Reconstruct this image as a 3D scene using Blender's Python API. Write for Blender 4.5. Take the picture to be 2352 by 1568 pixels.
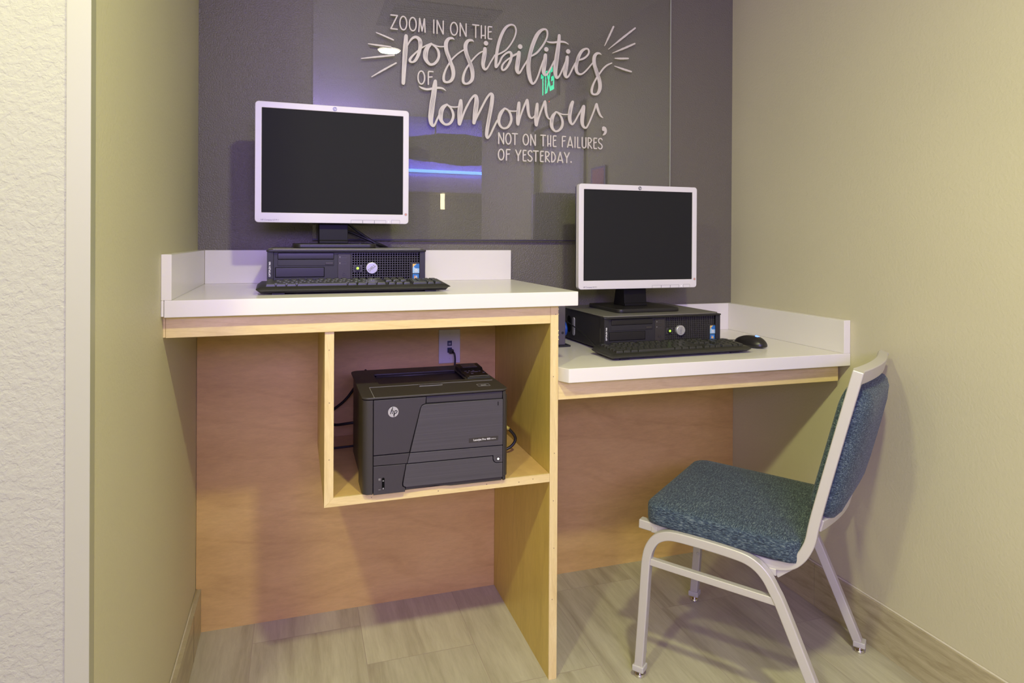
import bpy, bmesh, math, random
from mathutils import Vector, Matrix
random.seed(7)
for o in list(bpy.data.objects): bpy.data.objects.remove(o)
SC = bpy.context.scene
COL = SC.collection

# ---------------------------------------------------------------- camera, view, world, lights
cam_d = bpy.data.cameras.new('camera'); cam = bpy.data.objects.new('camera', cam_d); COL.objects.link(cam)
YAW, PIT, ROLL, FPX, CYP = 0.3149086, -0.0029053, 0.0054104, 1521.34, 553.489
Fv = Vector((math.sin(YAW)*math.cos(PIT), math.cos(YAW)*math.cos(PIT), math.sin(PIT)))
Rv = Vector((math.cos(YAW), -math.sin(YAW), 0)); Uv = Rv.cross(Fv)
Rr = Rv*math.cos(ROLL) + Uv*math.sin(ROLL); Ur = Uv*math.cos(ROLL) - Rv*math.sin(ROLL)
M = Matrix(((Rr.x, Ur.x, -Fv.x, 1.08794), (Rr.y, Ur.y, -Fv.y, -2.22986), (Rr.z, Ur.z, -Fv.z, 1.205), (0, 0, 0, 1)))
cam.matrix_world = M
cam_d.sensor_width = 36.0; cam_d.lens = FPX/2352*36.0
cam_d.shift_y = -(784-CYP)/2352; cam_d.clip_start = 0.05
SC.camera = cam
SC.view_settings.view_transform = 'Standard'; SC.view_settings.look = 'None'
SC.view_settings.gamma = 1.0; SC.view_settings.use_curve_mapping = False
SC.view_settings.exposure = -0.18
SC.cycles.use_denoising = True
SC.cycles.max_bounces = 10; SC.cycles.diffuse_bounces = 5; SC.cycles.transparent_max_bounces = 12

W = bpy.data.worlds.new('lobby_ambient'); SC.world = W; W.use_nodes = True
W.node_tree.nodes['Background'].inputs[0].default_value = (1.0, 0.96, 0.73, 1)
W.node_tree.nodes['Background'].inputs[1].default_value = 1.12

def area(name, loc, power, color, size, rot=(0, 0, 0), shape='DISK', size_y=None, spread=math.pi):
    d = bpy.data.lights.new(name, 'AREA'); d.energy = power; d.color = color; d.shape = shape; d.size = size
    if size_y: d.size_y = size_y
    d.spread = spread
    o = bpy.data.objects.new(name, d); COL.objects.link(o); o.location = loc; o.rotation_euler = rot
    return o
CEIL = 2.354
WARM = (0.97, 1.0, 0.48)
area('downlight_lamp', (1.62, -1.87, CEIL-0.012), 33, WARM, 0.12)
area('downlight_lamp', (0.577, -1.89, CEIL-0.012), 27, WARM, 0.12)
area('downlight_lamp', (-0.466, -1.90, CEIL-0.012), 10, WARM, 0.12)  # added for fill, continuing the row; no fitting seen here
area('strip_and_fill_lamp', (2.45, -4.60, 1.955), 32, (0.22, 0.16, 1.0), 2.6, (math.radians(-80), 0, math.radians(-4)), 'RECTANGLE', 0.05)
area('strip_and_fill_lamp', (2.6, -4.60, 2.34), 16, (0.22, 0.16, 1.0), 2.2, (math.radians(-80), 0, math.radians(-4)), 'RECTANGLE', 0.05)
area('lounge_fill', (3.3, -5.3, 2.70), 40, (1.0, 0.86, 0.62), 0.5)  # added fill that brightens the lounge; no such fitting is seen
area('strip_and_fill_lamp', (0.9, -4.1, 1.90), 92, (0.42, 0.30, 1.0), 1.6, (math.radians(84), 0, 0), 'RECTANGLE', 0.6)  # added violet fill, kept out of the mirrored view; no strip stands here

# ---------------------------------------------------------------- materials
def _nodes(name):
    m = bpy.data.materials.new(name); m.use_nodes = True
    nt = m.node_tree; return m, nt, nt.nodes['Principled BSDF']
def mat(name, col, rough=0.5, metal=0.0, spec=0.5, emit=None, estr=1.0, coat=0.0):
    m, nt, b = _nodes(name)
    b.inputs['Base Color'].default_value = (*col, 1); b.inputs['Roughness'].default_value = rough
    b.inputs['Metallic'].default_value = metal; b.inputs['Specular IOR Level'].default_value = spec
    if emit: b.inputs['Emission Color'].default_value = (*emit, 1); b.inputs['Emission Strength'].default_value = estr
    if coat: b.inputs['Coat Weight'].default_value = coat; b.inputs['Coat Roughness'].default_value = 0.08
    return m
def coords(nt, scale, rot=(0, 0, 0)):
    tc = nt.nodes.new('ShaderNodeTexCoord'); mp = nt.nodes.new('ShaderNodeMapping')
    mp.inputs['Scale'].default_value = scale; mp.inputs['Rotation'].default_value = rot
    nt.links.new(tc.outputs['Object'], mp.inputs['Vector']); return mp.outputs['Vector']
def noise(nt, vec, scale, detail=3.0, rough=0.5, dist=0.0):
    n = nt.nodes.new('ShaderNodeTexNoise'); n.inputs['Scale'].default_value = scale; n.inputs['Detail'].default_value = detail
    n.inputs['Roughness'].default_value = rough; n.inputs['Distortion'].default_value = dist
    nt.links.new(vec, n.inputs['Vector']); return n.outputs['Fac']
def ramp(nt, fac, stops):
    r = nt.nodes.new('ShaderNodeValToRGB'); e = r.color_ramp.elements
    while len(e) < len(stops): e.new(0.5)
    for k, (p, c) in enumerate(stops): e[k].position = p; e[k].color = (*c, 1) if len(c) == 3 else c
    nt.links.new(fac, r.inputs['Fac']); return r.outputs['Color']
def bump(nt, b, h, strength, dist):
    n = nt.nodes.new('ShaderNodeBump'); n.inputs['Strength'].default_value = strength; n.inputs['Distance'].default_value = dist
    nt.links.new(h, n.inputs['Height']); nt.links.new(n.outputs['Normal'], b.inputs['Normal'])
def mixc(nt, a, c, fac, mode='MIX'):
    n = nt.nodes.new('ShaderNodeMix'); n.data_type = 'RGBA'; n.blend_type = mode
    if isinstance(fac, float): n.inputs[0].default_value = fac
    else: nt.links.new(fac, n.inputs[0])
    for s, v in ((n.inputs[6], a), (n.inputs[7], c)):
        if isinstance(v, tuple): s.default_value = (*v, 1)
        else: nt.links.new(v, s)
    return n.outputs[2]
def paint(name, col, scale, strength, dist, rough=0.6, spec=0.4, knock=0.0):
    m, nt, b = _nodes(name)
    v = coords(nt, (1, 1, 1)); f = noise(nt, v, scale, 2.0, 0.55, 0.3)
    h = f
    if knock:
        n2 = noise(nt, v, scale*0.6, 4.0, 0.6, 0.35)
        h = ramp(nt, n2, [(0.44, (0, 0, 0)), (0.56, (1, 1, 1))])
        mm = nt.nodes.new('ShaderNodeMath'); mm.operation = 'MULTIPLY_ADD'; mm.inputs[1].default_value = knock
        nt.links.new(h, mm.inputs[0]); nt.links.new(f, mm.inputs[2]); h = mm.outputs[0]
    big = noise(nt, v, 1.7, 2.0)
    c = ramp(nt, big, [(0.3, tuple(x*0.97 for x in col)), (0.7, tuple(min(1, x*1.03) for x in col))])
    nt.links.new(c, b.inputs['Base Color'])
    b.inputs['Roughness'].default_value = rough; b.inputs['Specular IOR Level'].default_value = spec
    bump(nt, b, h, strength, dist); return m
def wood(name, c0, c1, c2, stretch, rough=0.42, coat=0.15):
    m, nt, b = _nodes(name)
    v = coords(nt, stretch)
    a = noise(nt, v, 3.2, 6.0, 0.62, 1.3); fine = noise(nt, v, 42.0, 3.0, 0.7, 0.2)
    c = ramp(nt, a, [(0.30, c0), (0.5, c1), (0.72, c2)])
    fr = ramp(nt, fine, [(0.35, (0.94, 0.93, 0.92)), (0.65, (1.03, 1.03, 1.03))])
    c = mixc(nt, c, fr, 1.0, 'MULTIPLY')
    w = nt.nodes.new('ShaderNodeTexWave'); w.inputs['Scale'].default_value = 1.9; w.inputs['Distortion'].default_value = 9.0
    w.inputs['Detail'].default_value = 3.0; w.inputs['Detail Scale'].default_value = 0.7; w.bands_direction = 'DIAGONAL'
    nt.links.new(v, w.inputs['Vector'])
    lines = ramp(nt, w.outputs['Fac'], [(0.0, (0.86, 0.82, 0.78)), (0.06, (1, 1, 1))])
    c = mixc(nt, c, lines, 0.38, 'MULTIPLY')
    nt.links.new(c, b.inputs['Base Color']); b.inputs['Roughness'].default_value = rough
    b.inputs['Coat Weight'].default_value = coat; b.inputs['Coat Roughness'].default_value = 0.25
    return m
def tiles(name, dark, mid, light, grout, x0, width, y0, length, stagger, rough=0.38):
    """wood-look planks along Y with a stagger of one third, computed from object coordinates"""
    m, nt, b = _nodes(name); L = nt.links
    tc = nt.nodes.new('ShaderNodeTexCoord'); sx = nt.nodes.new('ShaderNodeSeparateXYZ'); L.new(tc.outputs['Object'], sx.inputs[0])
    def op(o, a, c=None):
        n = nt.nodes.new('ShaderNodeMath'); n.operation = o
        for i, q in enumerate((a, c)):
            if q is None: continue
            if isinstance(q, (int, float)): n.inputs[i].default_value = q
            else: L.new(q, n.inputs[i])
        return n.outputs[0]
    u = op('DIVIDE', op('SUBTRACT', sx.outputs['X'], x0), width); col = op('FLOOR', u); fu = op('SUBTRACT', u, col)
    c3 = op('FLOORED_MODULO', col, 3.0)
    v = op('DIVIDE', op('ADD', op('SUBTRACT', sx.outputs['Y'], y0), op('MULTIPLY', c3, stagger)), length)
    row = op('FLOOR', v); fv = op('SUBTRACT', v, row)
    gu = op('MINIMUM', fu, op('SUBTRACT', 1.0, fu)); gv = op('MINIMUM', fv, op('SUBTRACT', 1.0, fv))
    gl = op('MINIMUM', op('MULTIPLY', gu, width), op('MULTIPLY', gv, length))
    g = op('LESS_THAN', gl, 0.0013)
    cmb = nt.nodes.new('ShaderNodeCombineXYZ'); L.new(col, cmb.inputs[0]); L.new(row, cmb.inputs[1])
    wn = nt.nodes.new('ShaderNodeTexWhiteNoise'); L.new(cmb.outputs[0], wn.inputs['Vector'])
    off = nt.nodes.new('ShaderNodeVectorMath'); off.operation = 'MULTIPLY_ADD'; off.inputs[1].default_value = (7, 7, 7)
    L.new(wn.outputs['Color'], off.inputs[0]); L.new(tc.outputs['Object'], off.inputs[2])
    mp = nt.nodes.new('ShaderNodeMapping'); mp.inputs['Scale'].default_value = (9.0, 0.9, 9.0); mp.inputs['Rotation'].default_value = (0, 0, 0.05)
    L.new(off.outputs[0], mp.inputs['Vector'])
    a = noise(nt, mp.outputs[0], 1.3, 5.0, 0.62, 0.8); fine = noise(nt, mp.outputs[0], 9.0, 4.0, 0.7, 0.4)
    c = ramp(nt, a, [(0.28, dark), (0.47, mid), (0.70, light)])
    c = mixc(nt, c, ramp(nt, fine, [(0.35, (0.9, 0.89, 0.87)), (0.62, (1.03, 1.03, 1.03))]), 1.0, 'MULTIPLY')
    tone = ramp(nt, wn.outputs['Value'], [(0.0, (0.90, 0.89, 0.88)), (1.0, (1.06, 1.05, 1.03))])
    c = mixc(nt, c, tone, 1.0, 'MULTIPLY'); c = mixc(nt, c, grout, g)
    L.new(c, b.inputs['Base Color']); b.inputs['Roughness'].default_value = rough
    bump(nt, b, op('SUBTRACT', 1.0, g), 0.5, 0.0012); return m
def fabric(name):
    """blue cloth with short pale dashes of thread; the dashes run along the piece on its sides"""
    m, nt, b = _nodes(name)
    a1 = noise(nt, coords(nt, (105, 430, 430), (0, 0, 0.12)), 1.0, 1.0, 0.5, 0.6)
    a2 = noise(nt, coords(nt, (430, 105, 430)), 1.0, 1.0, 0.5, 0.6)
    tc = nt.nodes.new('ShaderNodeTexCoord'); sx = nt.nodes.new('ShaderNodeSeparateXYZ'); nt.links.new(tc.outputs['Normal'], sx.inputs[0])
    ab = nt.nodes.new('ShaderNodeMath'); ab.operation = 'ABSOLUTE'; nt.links.new(sx.outputs['X'], ab.inputs[0])
    gt = nt.nodes.new('ShaderNodeMath'); gt.operation = 'GREATER_THAN'; gt.inputs[1].default_value = 0.6; nt.links.new(ab.outputs[0], gt.inputs[0])
    mx = nt.nodes.new('ShaderNodeMix'); nt.links.new(gt.outputs[0], mx.inputs[0]); nt.links.new(a1, mx.inputs[2]); nt.links.new(a2, mx.inputs[3]); a = mx.outputs[0]
    c = ramp(nt, a, [(0.34, (0.014, 0.024, 0.040)), (0.46, (0.028, 0.048, 0.078)), (0.56, (0.052, 0.083, 0.108)), (0.70, (0.135, 0.175, 0.185))])
    nt.links.new(c, b.inputs['Base Color']); b.inputs['Roughness'].default_value = 0.85
    b.inputs['Sheen Weight'].default_value = 0.1
    bump(nt, b, a, 0.6, 0.002); return m
def brushed(name, col, rough=0.35):
    m, nt, b = _nodes(name)
    v = coords(nt, (2.2, 2.2, 620)); a = noise(nt, v, 1.0, 3.0, 0.6)
    c = ramp(nt, a, [(0.3, tuple(x*0.82 for x in col)), (0.7, tuple(x*1.22 for x in col))])
    nt.links.new(c, b.inputs['Base Color']); b.inputs['Roughness'].default_value = rough
    b.inputs['Specular IOR Level'].default_value = 0.6
    bump(nt, b, a, 0.2, 0.0005); return m
def glass_mat(name):
    m, nt, b = _nodes(name); nt.nodes.remove(b); L = nt.links
    tr = nt.nodes.new('ShaderNodeBsdfTransparent'); tr.inputs[0].default_value = (0.985, 0.995, 0.985, 1)
    gl = nt.nodes.new('ShaderNodeBsdfGlossy'); gl.inputs['Roughness'].default_value = 0.004
    fr = nt.nodes.new('ShaderNodeFresnel'); fr.inputs['IOR'].default_value = 1.52
    geo = nt.nodes.new('ShaderNodeNewGeometry'); mx = nt.nodes.new('ShaderNodeMixShader')
    mu = nt.nodes.new('ShaderNodeMath'); mu.operation = 'MULTIPLY'
    inv = nt.nodes.new('ShaderNodeMath'); inv.operation = 'SUBTRACT'; inv.inputs[0].default_value = 1.0
    L.new(geo.outputs['Backfacing'], inv.inputs[1]); L.new(fr.outputs[0], mu.inputs[0]); L.new(inv.outputs[0], mu.inputs[1])
    sc = nt.nodes.new('ShaderNodeMath'); sc.operation = 'MULTIPLY'; sc.inputs[1].default_value = 2.7
    L.new(mu.outputs[0], sc.inputs[0])
    L.new(sc.outputs[0], mx.inputs[0]); L.new(tr.outputs[0], mx.inputs[1]); L.new(gl.outputs[0], mx.inputs[2])
    L.new(mx.outputs[0], nt.nodes['Material Output'].inputs['Surface']); return m

WALL = paint('beige_wall_paint', (0.56, 0.520, 0.355), 130, 0.36, 0.0020)
GREYW = paint('charcoal_wall_paint', (0.146, 0.131, 0.095), 230, 0.8, 0.0028, 0.42, 0.55)
FRONTW = paint('cream_textured_paint', (0.365, 0.357, 0.265), 130, 0.45, 0.0026, 0.6, 0.3, knock=0.35)
CEILM = paint('ceiling_paint', (0.76, 0.73, 0.62), 90, 0.3, 0.002)
LAMW = mat('white_laminate', (0.78, 0.745, 0.675), 0.22, 0, 0.5)
MAPLE = wood('maple_panel', (0.56, 0.355, 0.118), (0.64, 0.415, 0.142), (0.69, 0.465, 0.165), (0.7, 0.7, 2.6))
MAPLEV = wood('maple_upright_panel', (0.60, 0.44, 0.085), (0.64, 0.475, 0.100), (0.67, 0.50, 0.115), (2.5, 2.5, 0.5))
MAPLEE = wood('maple_solid_edge', (0.70, 0.535, 0.225), (0.77, 0.605, 0.275), (0.81, 0.655, 0.32), (1.0, 9.0, 9.0), 0.4)
MAPLEEV = wood('maple_solid_upright_edge', (0.70, 0.535, 0.225), (0.77, 0.605, 0.275), (0.81, 0.655, 0.32), (9.0, 9.0, 1.0), 0.4)
FLOORM = tiles('plank_tile', (0.345, 0.31, 0.22), (0.475, 0.45, 0.325), (0.56, 0.54, 0.40), (0.38, 0.335, 0.25), 0.969, 0.3145, -0.127, 0.600, 0.200)
BASEM = wood('plank_tile_baseboard', (0.32, 0.27, 0.16), (0.43, 0.375, 0.235), (0.51, 0.455, 0.30), (1.0, 1.2, 9.0), 0.35, 0.1)
CAULK = mat('caulk', (0.60, 0.55, 0.42), 0.5)
GUARD = mat('white_corner_guard', (0.37, 0.36, 0.255), 0.45)
SILV = mat('silver_plastic', (0.72, 0.69, 0.68), 0.38, 0.0, 0.5)
SCREEN = mat('black_screen', (0.020, 0.020, 0.020), 0.6, 0, 0.08)
BLK = mat('black_plastic', (0.016, 0.014, 0.014), 0.34, 0, 0.5)
BLKM = mat('matt_black_plastic', (0.022, 0.020, 0.022), 0.5, 0, 0.45)
DARK = mat('black_void', (0.003, 0.003, 0.003), 0.9, 0, 0.1)
GRILL = mat('grille_plastic', (0.05, 0.045, 0.045), 0.38, 0, 0.5)
PCTOP = mat('grey_case_top', (0.20, 0.19, 0.165), 0.36, 0.3, 0.5)
KEYM = mat('key_plastic', (0.028, 0.028, 0.022), 0.36, 0, 0.5)
KBODY = mat('keyboard_plastic', (0.028, 0.027, 0.022), 0.38, 0, 0.5)
PRN = mat('printer_plastic', (0.040, 0.034, 0.031), 0.40, 0, 0.45)
PRNF = mat('printer_front_plastic', (0.042, 0.036, 0.040), 0.42, 0, 0.5)
PRNB = brushed('printer_brushed_panel', (0.060, 0.054, 0.062))
SEAM = mat('dark_seam', (0.006, 0.005, 0.006), 0.8, 0, 0.2)
WHITE = mat('white_ink', (0.75, 0.74, 0.72), 0.5)
GREYI = mat('grey_ink', (0.25, 0.24, 0.24), 0.5)
BADGE = mat('silver_badge', (0.62, 0.61, 0.61), 0.3, 0.6)
METAL = mat('silver_painted_steel', (0.56, 0.53, 0.48), 0.36, 0.25, 0.5)
CHROME = mat('chrome', (0.75, 0.72, 0.68), 0.12, 1.0)
CLEARP = mat('clear_plastic_collar', (0.50, 0.48, 0.44), 0.25, 0, 0.6)
FAB = fabric('blue_woven_fabric')
PLATE = mat('white_wall_plate', (0.62, 0.60, 0.57), 0.35)
JACK = mat('blue_jack', (0.03, 0.035, 0.10), 0.4)
CABLE = mat('black_cable', (0.012, 0.011, 0.011), 0.42)
BLUEC = mat('blue_cable', (0.01, 0.07, 0.36), 0.4)
BOXM = mat('grey_metal_box', (0.115, 0.10, 0.115), 0.4, 0.2)
LETM = mat('cream_letter', (0.66, 0.61, 0.50), 0.4)
STRK = mat('letter_brush_gap', (0.20, 0.18, 0.16), 0.6)
GREENL = mat('green_light', (0.2, 0.6, 0.05), 0.3, emit=(0.45, 1.0, 0.05), estr=1.6)
WHITEL = mat('white_light', (0.8, 0.8, 0.8), 0.3, emit=(1, 1, 1), estr=1.2)
BLUEL = mat('blue_light', (0.1, 0.2, 0.8), 0.3, emit=(0.15, 0.30, 1.0), estr=2.2)
GLASS = glass_mat('clear_glass')
STB = mat('sticker_blue', (0.03, 0.17, 0.47), 0.35)
STP = mat('sticker_pale_blue', (0.35, 0.55, 0.72), 0.35)
STO = mat('sticker_orange', (0.85, 0.50, 0.12), 0.4)
STR = mat('sticker_red', (0.62, 0.28, 0.20), 0.4)

# ---------------------------------------------------------------- geometry helpers
class B:
    """collects simple shapes; build() links them as one mesh object"""
    def __init__(s): s.bm = bmesh.new(); s.mi = 0
    def _f(s, vs):
        try:
            f = s.bm.faces.new(vs); f.material_index = s.mi; return f
        except ValueError: return None
    def box(s, x0, x1, y0, y1, z0, z1):
        v = [s.bm.verts.new((x, y, z)) for z in (z0, z1) for y in (y0, y1) for x in (x0, x1)]
        for q in ((0, 2, 3, 1), (4, 5, 7, 6), (0, 1, 5, 4), (2, 6, 7, 3), (0, 4, 6, 2), (1, 3, 7, 5)): s._f([v[i] for i in q])
        return v
    def frust(s, x0, x1, y0, y1, z0, z1, ix, iy):
        v = s.box(x0, x1, y0, y1, z0, z1)
        for q in v[4:]:
            q.co.x += ix if q.co.x < (x0+x1)/2 else -ix; q.co.y += iy if q.co.y < (y0+y1)/2 else -iy
    def prism(s, pts, a, b, axis='y'):
        """pts: 2D outline; extruded along axis from a to b. axis y: pts are (x,z); x: (y,z); z: (x,y)"""
        def P(p, t): return {'y': (p[0], t, p[1]), 'x': (t, p[0], p[1]), 'z': (p[0], p[1], t)}[axis]
        A = [s.bm.verts.new(P(p, a)) for p in pts]; Bv = [s.bm.verts.new(P(p, b)) for p in pts]
        s._f(A); s._f(Bv[::-1]); n = len(pts)
        for i in range(n): s._f([A[i], Bv[i], Bv[(i+1) % n], A[(i+1) % n]])
    def ring(s, outer, inner, a, b, axis='y'):
        def P(p, t): return {'y': (p[0], t, p[1]), 'x': (t, p[0], p[1]), 'z': (p[0], p[1], t)}[axis]
        n = len(outer); R = [[s.bm.verts.new(P(p, t)) for p in q] for q in (outer, inner) for t in (a, b)]
        oa, ob, ia, ib = R
        for i in range(n):
            j = (i+1) % n
            s._f([oa[i], ob[i], ob[j], oa[j]]); s._f([ia[i], ia[j], ib[j], ib[i]])
            s._f([oa[i], oa[j], ia[j], ia[i]]); s._f([ob[i], ib[i], ib[j], ob[j]])
    def disc(s, c, r, a, b, axis='y', n=32, r2=None):
        r2 = r if r2 is None else r2
        def P(k, t, rr):
            u, v = c[0]+rr*math.cos(k), c[1]+rr*math.sin(k)
            return {'y': (u, t, v), 'x': (t, u, v), 'z': (u, v, t)}[axis]
        A = [s.bm.verts.new(P(2*math.pi*i/n, a, r)) for i in range(n)]; Bv = [s.bm.verts.new(P(2*math.pi*i/n, b, r2)) for i in range(n)]
        s._f(A); s._f(Bv[::-1])
        for i in range(n): s._f([A[i], Bv[i], Bv[(i+1) % n], A[(i+1) % n]])
    def tube(s, pts, r, n=8, cap=True):
        pts = [Vector(p) for p in pts]; rings = []; up = None
        for i, p in enumerate(pts):
            t = (pts[min(i+1, len(pts)-1)]-pts[max(i-1, 0)]).normalized()
            if up is None: up = t.orthogonal().normalized()
            up = (up - t*up.dot(t)).normalized(); w = t.cross(up)
            rr = r[i] if isinstance(r, (list, tuple)) else r
            rings.append([s.bm.verts.new(p + (up*math.cos(2*math.pi*k/n) + w*math.sin(2*math.pi*k/n))*rr) for k in range(n)])
        for a, b in zip(rings, rings[1:]):
            for k in range(n): s._f([a[k], a[(k+1) % n], b[(k+1) % n], b[k]])
        if cap: s._f(rings[0][::-1]); s._f(rings[-1])
    def sweep(s, pts, hw, hh, side):
        """square tube along pts; side = constant direction across the bend plane"""
        pts = [Vector(p) for p in pts]; sd = Vector(side).normalized(); rings = []
        for i, p in enumerate(pts):
            t = (pts[min(i+1, len(pts)-1)]-pts[max(i-1, 0)]).normalized(); u = sd.cross(t).normalized()
            rings.append([s.bm.verts.new(p + sd*a*hw + u*b*hh) for a, b in ((-1, -1), (1, -1), (1, 1), (-1, 1))])
        for a, b in zip(rings, rings[1:]):
            for k in range(4): s._f([a[k], a[(k+1) % 4], b[(k+1) % 4], b[k]])
        s._f(rings[0][::-1]); s._f(rings[-1])
    def ribbon(s, pts, y0, y1, cap=True):
        """brush stroke in the XZ plane: pts (x, z, width), given thickness from y0 (front) to y1"""
        s.n = getattr(s, "n", 0)+1; y0 -= (s.n % 40)*9e-6
        P = [(Vector((p[0], p[1])), p[2]) for p in pts]; L, R = [], []
        for i, (p, w) in enumerate(P):
            t = (P[min(i+1, len(P)-1)][0]-P[max(i-1, 0)][0])
            if t.length < 1e-9: t = Vector((1, 0))
            t.normalize(); nrm = Vector((-t.y, t.x)); L.append(p+nrm*w/2); R.append(p-nrm*w/2)
        def capp(c, w, t, sgn):
            a0 = math.atan2(t.y, t.x); return [c + Vector((math.cos(a0+sgn*a), math.sin(a0+sgn*a)))*w/2 for a in (math.radians(55), math.radians(0), math.radians(-55))]
        s.k = getattr(s, 'k', 0) % 300
        for i in range(len(P)-1):
            s.k += 1; y0 -= 2e-6
            q = [L[i], L[i+1], R[i+1], R[i]]
            fr = [s.bm.verts.new((v.x, y0, v.y)) for v in q]; bk = [s.bm.verts.new((v.x, y1, v.y)) for v in q]
            s._f(fr); s._f(bk[::-1]); s._f([fr[0], bk[0], bk[1], fr[1]]); s._f([fr[2], bk[2], bk[3], fr[3]])
        ends = [P[0], P[-1]] if cap else []
        for i in range(1, len(P)-1):
            a, c = P[i][0]-P[i-1][0], P[i+1][0]-P[i][0]
            if cap and a.length > 1e-7 and c.length > 1e-7 and a.angle(c) > 0.16: ends.append(P[i])
        if ends:
            for c, w in ends:
                y0 -= 7e-6; n = 10; r = w/2*0.98
                for k in range(n):
                    a, b = 2*math.pi*k/n, 2*math.pi*(k+1)/n
                    tri = [c, c+Vector((math.cos(a), math.sin(a)))*r, c+Vector((math.cos(b), math.sin(b)))*r]
                    s._f([s.bm.verts.new((v.x, y0, v.y)) for v in tri])
                    e = [s.bm.verts.new((v.x, y, v.y)) for v, y in ((tri[1], y0), (tri[2], y0), (tri[2], y1), (tri[1], y1))]; s._f(e)
    def build(s, name, m, parent=None, bev=0.0, seg=2, smooth=False, loc=None, rot=None, fix=True, ang=40):
        if fix: bmesh.ops.recalc_face_normals(s.bm, faces=s.bm.faces)
        me = bpy.data.meshes.new(name); s.bm.to_mesh(me); s.bm.free()
        for q in (m if isinstance(m, (list, tuple)) else [m]): me.materials.append(q)
        if smooth: me.polygons.foreach_set('use_smooth', [True]*len(me.polygons))
        o = bpy.data.objects.new(name, me); COL.objects.link(o)
        if parent: o.parent = parent
        if loc: o.location = loc
        if rot: o.rotation_euler = rot
        if bev:
            b = o.modifiers.new('bevel', 'BEVEL'); b.width = bev; b.segments = seg; b.limit_method = 'ANGLE'; b.angle_limit = math.radians(ang)
            b.harden_normals = False
            me.polygons.foreach_set('use_smooth', [True]*len(me.polygons))
            w = o.modifiers.new('normals', 'WEIGHTED_NORMAL'); w.keep_sharp = True
        return o
def thing(name, label, cat, loc=(0, 0, 0), rotz=0.0, group=None):
    o = bpy.data.objects.new(name, None); COL.objects.link(o); o.empty_display_size = 0.05
    o.location = loc; o.rotation_euler = (0, 0, rotz); tag(o, label, cat, group); return o
def tag(o, label, cat, group=None):
    o['label'] = label; o['category'] = cat
    if group: o['group'] = group
    return o
def struct(name, b, m, bev=0.0):
    o = b.build(name, m, bev=bev); o['kind'] = 'structure'; return o
def kids(o): return [c for c in COL.objects if c.parent == o]
def dup(root, loc, rotz):
    def cp(o, par):
        c = o.copy(); COL.objects.link(c); c.parent = par
        for ch in KIDS.get(o.name, ()): cp(ch, c)
        return c
    KIDS = {}
    for o in COL.objects:
        if o.parent: KIDS.setdefault(o.parent.name, []).append(o)
    r = cp(root, None); r.location = loc; r.rotation_euler = (0, 0, rotz); return r
def rrect(x0, x1, z0, z1, r, n=6):
    out = []
    for cx, cz, a0 in ((x1-r, z1-r, 0), (x0+r, z1-r, 90), (x0+r, z0+r, 180), (x1-r, z0+r, 270)):
        for k in range(n+1):
            a = math.radians(a0 + 90*k/n); out.append((cx+r*math.cos(a), cz+r*math.sin(a)))
    return out
def smoothp(pts, n=6):
    """Catmull-Rom through points of any dimension"""
    P = [Vector(p) if len(p) <= 4 else p for p in pts]; out = []
    for i in range(len(P)-1):
        a, b, c, d = P[max(i-1, 0)], P[i], P[i+1], P[min(i+2, len(P)-1)]
        for k in range(n):
            t = k/n; out.append(0.5*((2*b) + (c-a)*t + (2*a-5*b+4*c-d)*t*t + (3*b-a-3*c+d)*t*t*t))
    out.append(P[-1].copy()); return out
def text(name, body, size, m, parent=None, loc=(0, 0, 0), rot=(math.pi/2, 0, 0), shear=0.0, ext=0.0002, align='CENTER', sx=1.0, bold=0.0):
    c = bpy.data.curves.new(name, 'FONT'); c.body = body; c.size = size; c.extrude = ext; c.shear = shear
    c.align_x = align; c.align_y = 'CENTER'; c.offset = bold; c.resolution_u = 3
    t = bpy.data.objects.new('tmp_text', c); COL.objects.link(t)
    dg = bpy.context.evaluated_depsgraph_get(); dg.update()
    me = bpy.data.meshes.new_from_object(t.evaluated_get(dg)); bpy.data.objects.remove(t); bpy.data.curves.remove(c)
    me.materials.clear(); me.materials.append(m); me.name = name
    o = bpy.data.objects.new(name, me); COL.objects.link(o); o.parent = parent; o.location = loc; o.rotation_euler = rot; o.scale = (sx, 1, 1)
    return o

# ---------------------------------------------------------------- the setting
XL, XR, YF, YE = 0.801, 2.7294, -1.118, -3.77      # alcove side walls, partition front, end of the right wall
b = B(); b.box(-2.6, 6.0, -7.0, 0.3, -0.06, 0.0); struct('floor', b, FLOORM)
b = B(); b.box(XL-0.02, XR+0.12, 0.0, 0.12, -0.0, CEIL); struct('wall_back', b, GREYW)
b = B(); b.box(0.66, XL, YF+0.012, 0.12, 0.0, CEIL); struct('wall_left', b, WALL)
b = B(); b.box(-2.6, 0.772, YF, YF+0.10, 0.0, CEIL); struct('wall_front', b, FRONTW)
b = B()
b.box(XR, XR+0.12, -1.43, 0.12, 0.0, CEIL); b.box(XR, XR+0.12, YE, -2.36, 0.0, CEIL); b.box(XR, XR+0.12, -2.36, -1.43, 2.02, CEIL)
struct('wall_right', b, WALL)
b = B(); b.box(-2.6, XR+0.12, -4.0, 0.3, CEIL, CEIL+0.05); struct('ceiling', b, CEILM)
b = B(); b.box(-2.6, 6.0, -7.0, -4.0, 2.75, 2.8); struct('ceiling_lounge', b, CEILM)
b = B(); b.box(-2.6, 6.0, -4.02, -4.0, CEIL, 2.8); struct('trim_2', b, CEILM)
b = B(); b.box(1.75, 6.0, -6.6, -6.5, 0.0, 2.8); struct('wall_lounge', b, WALL)
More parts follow.
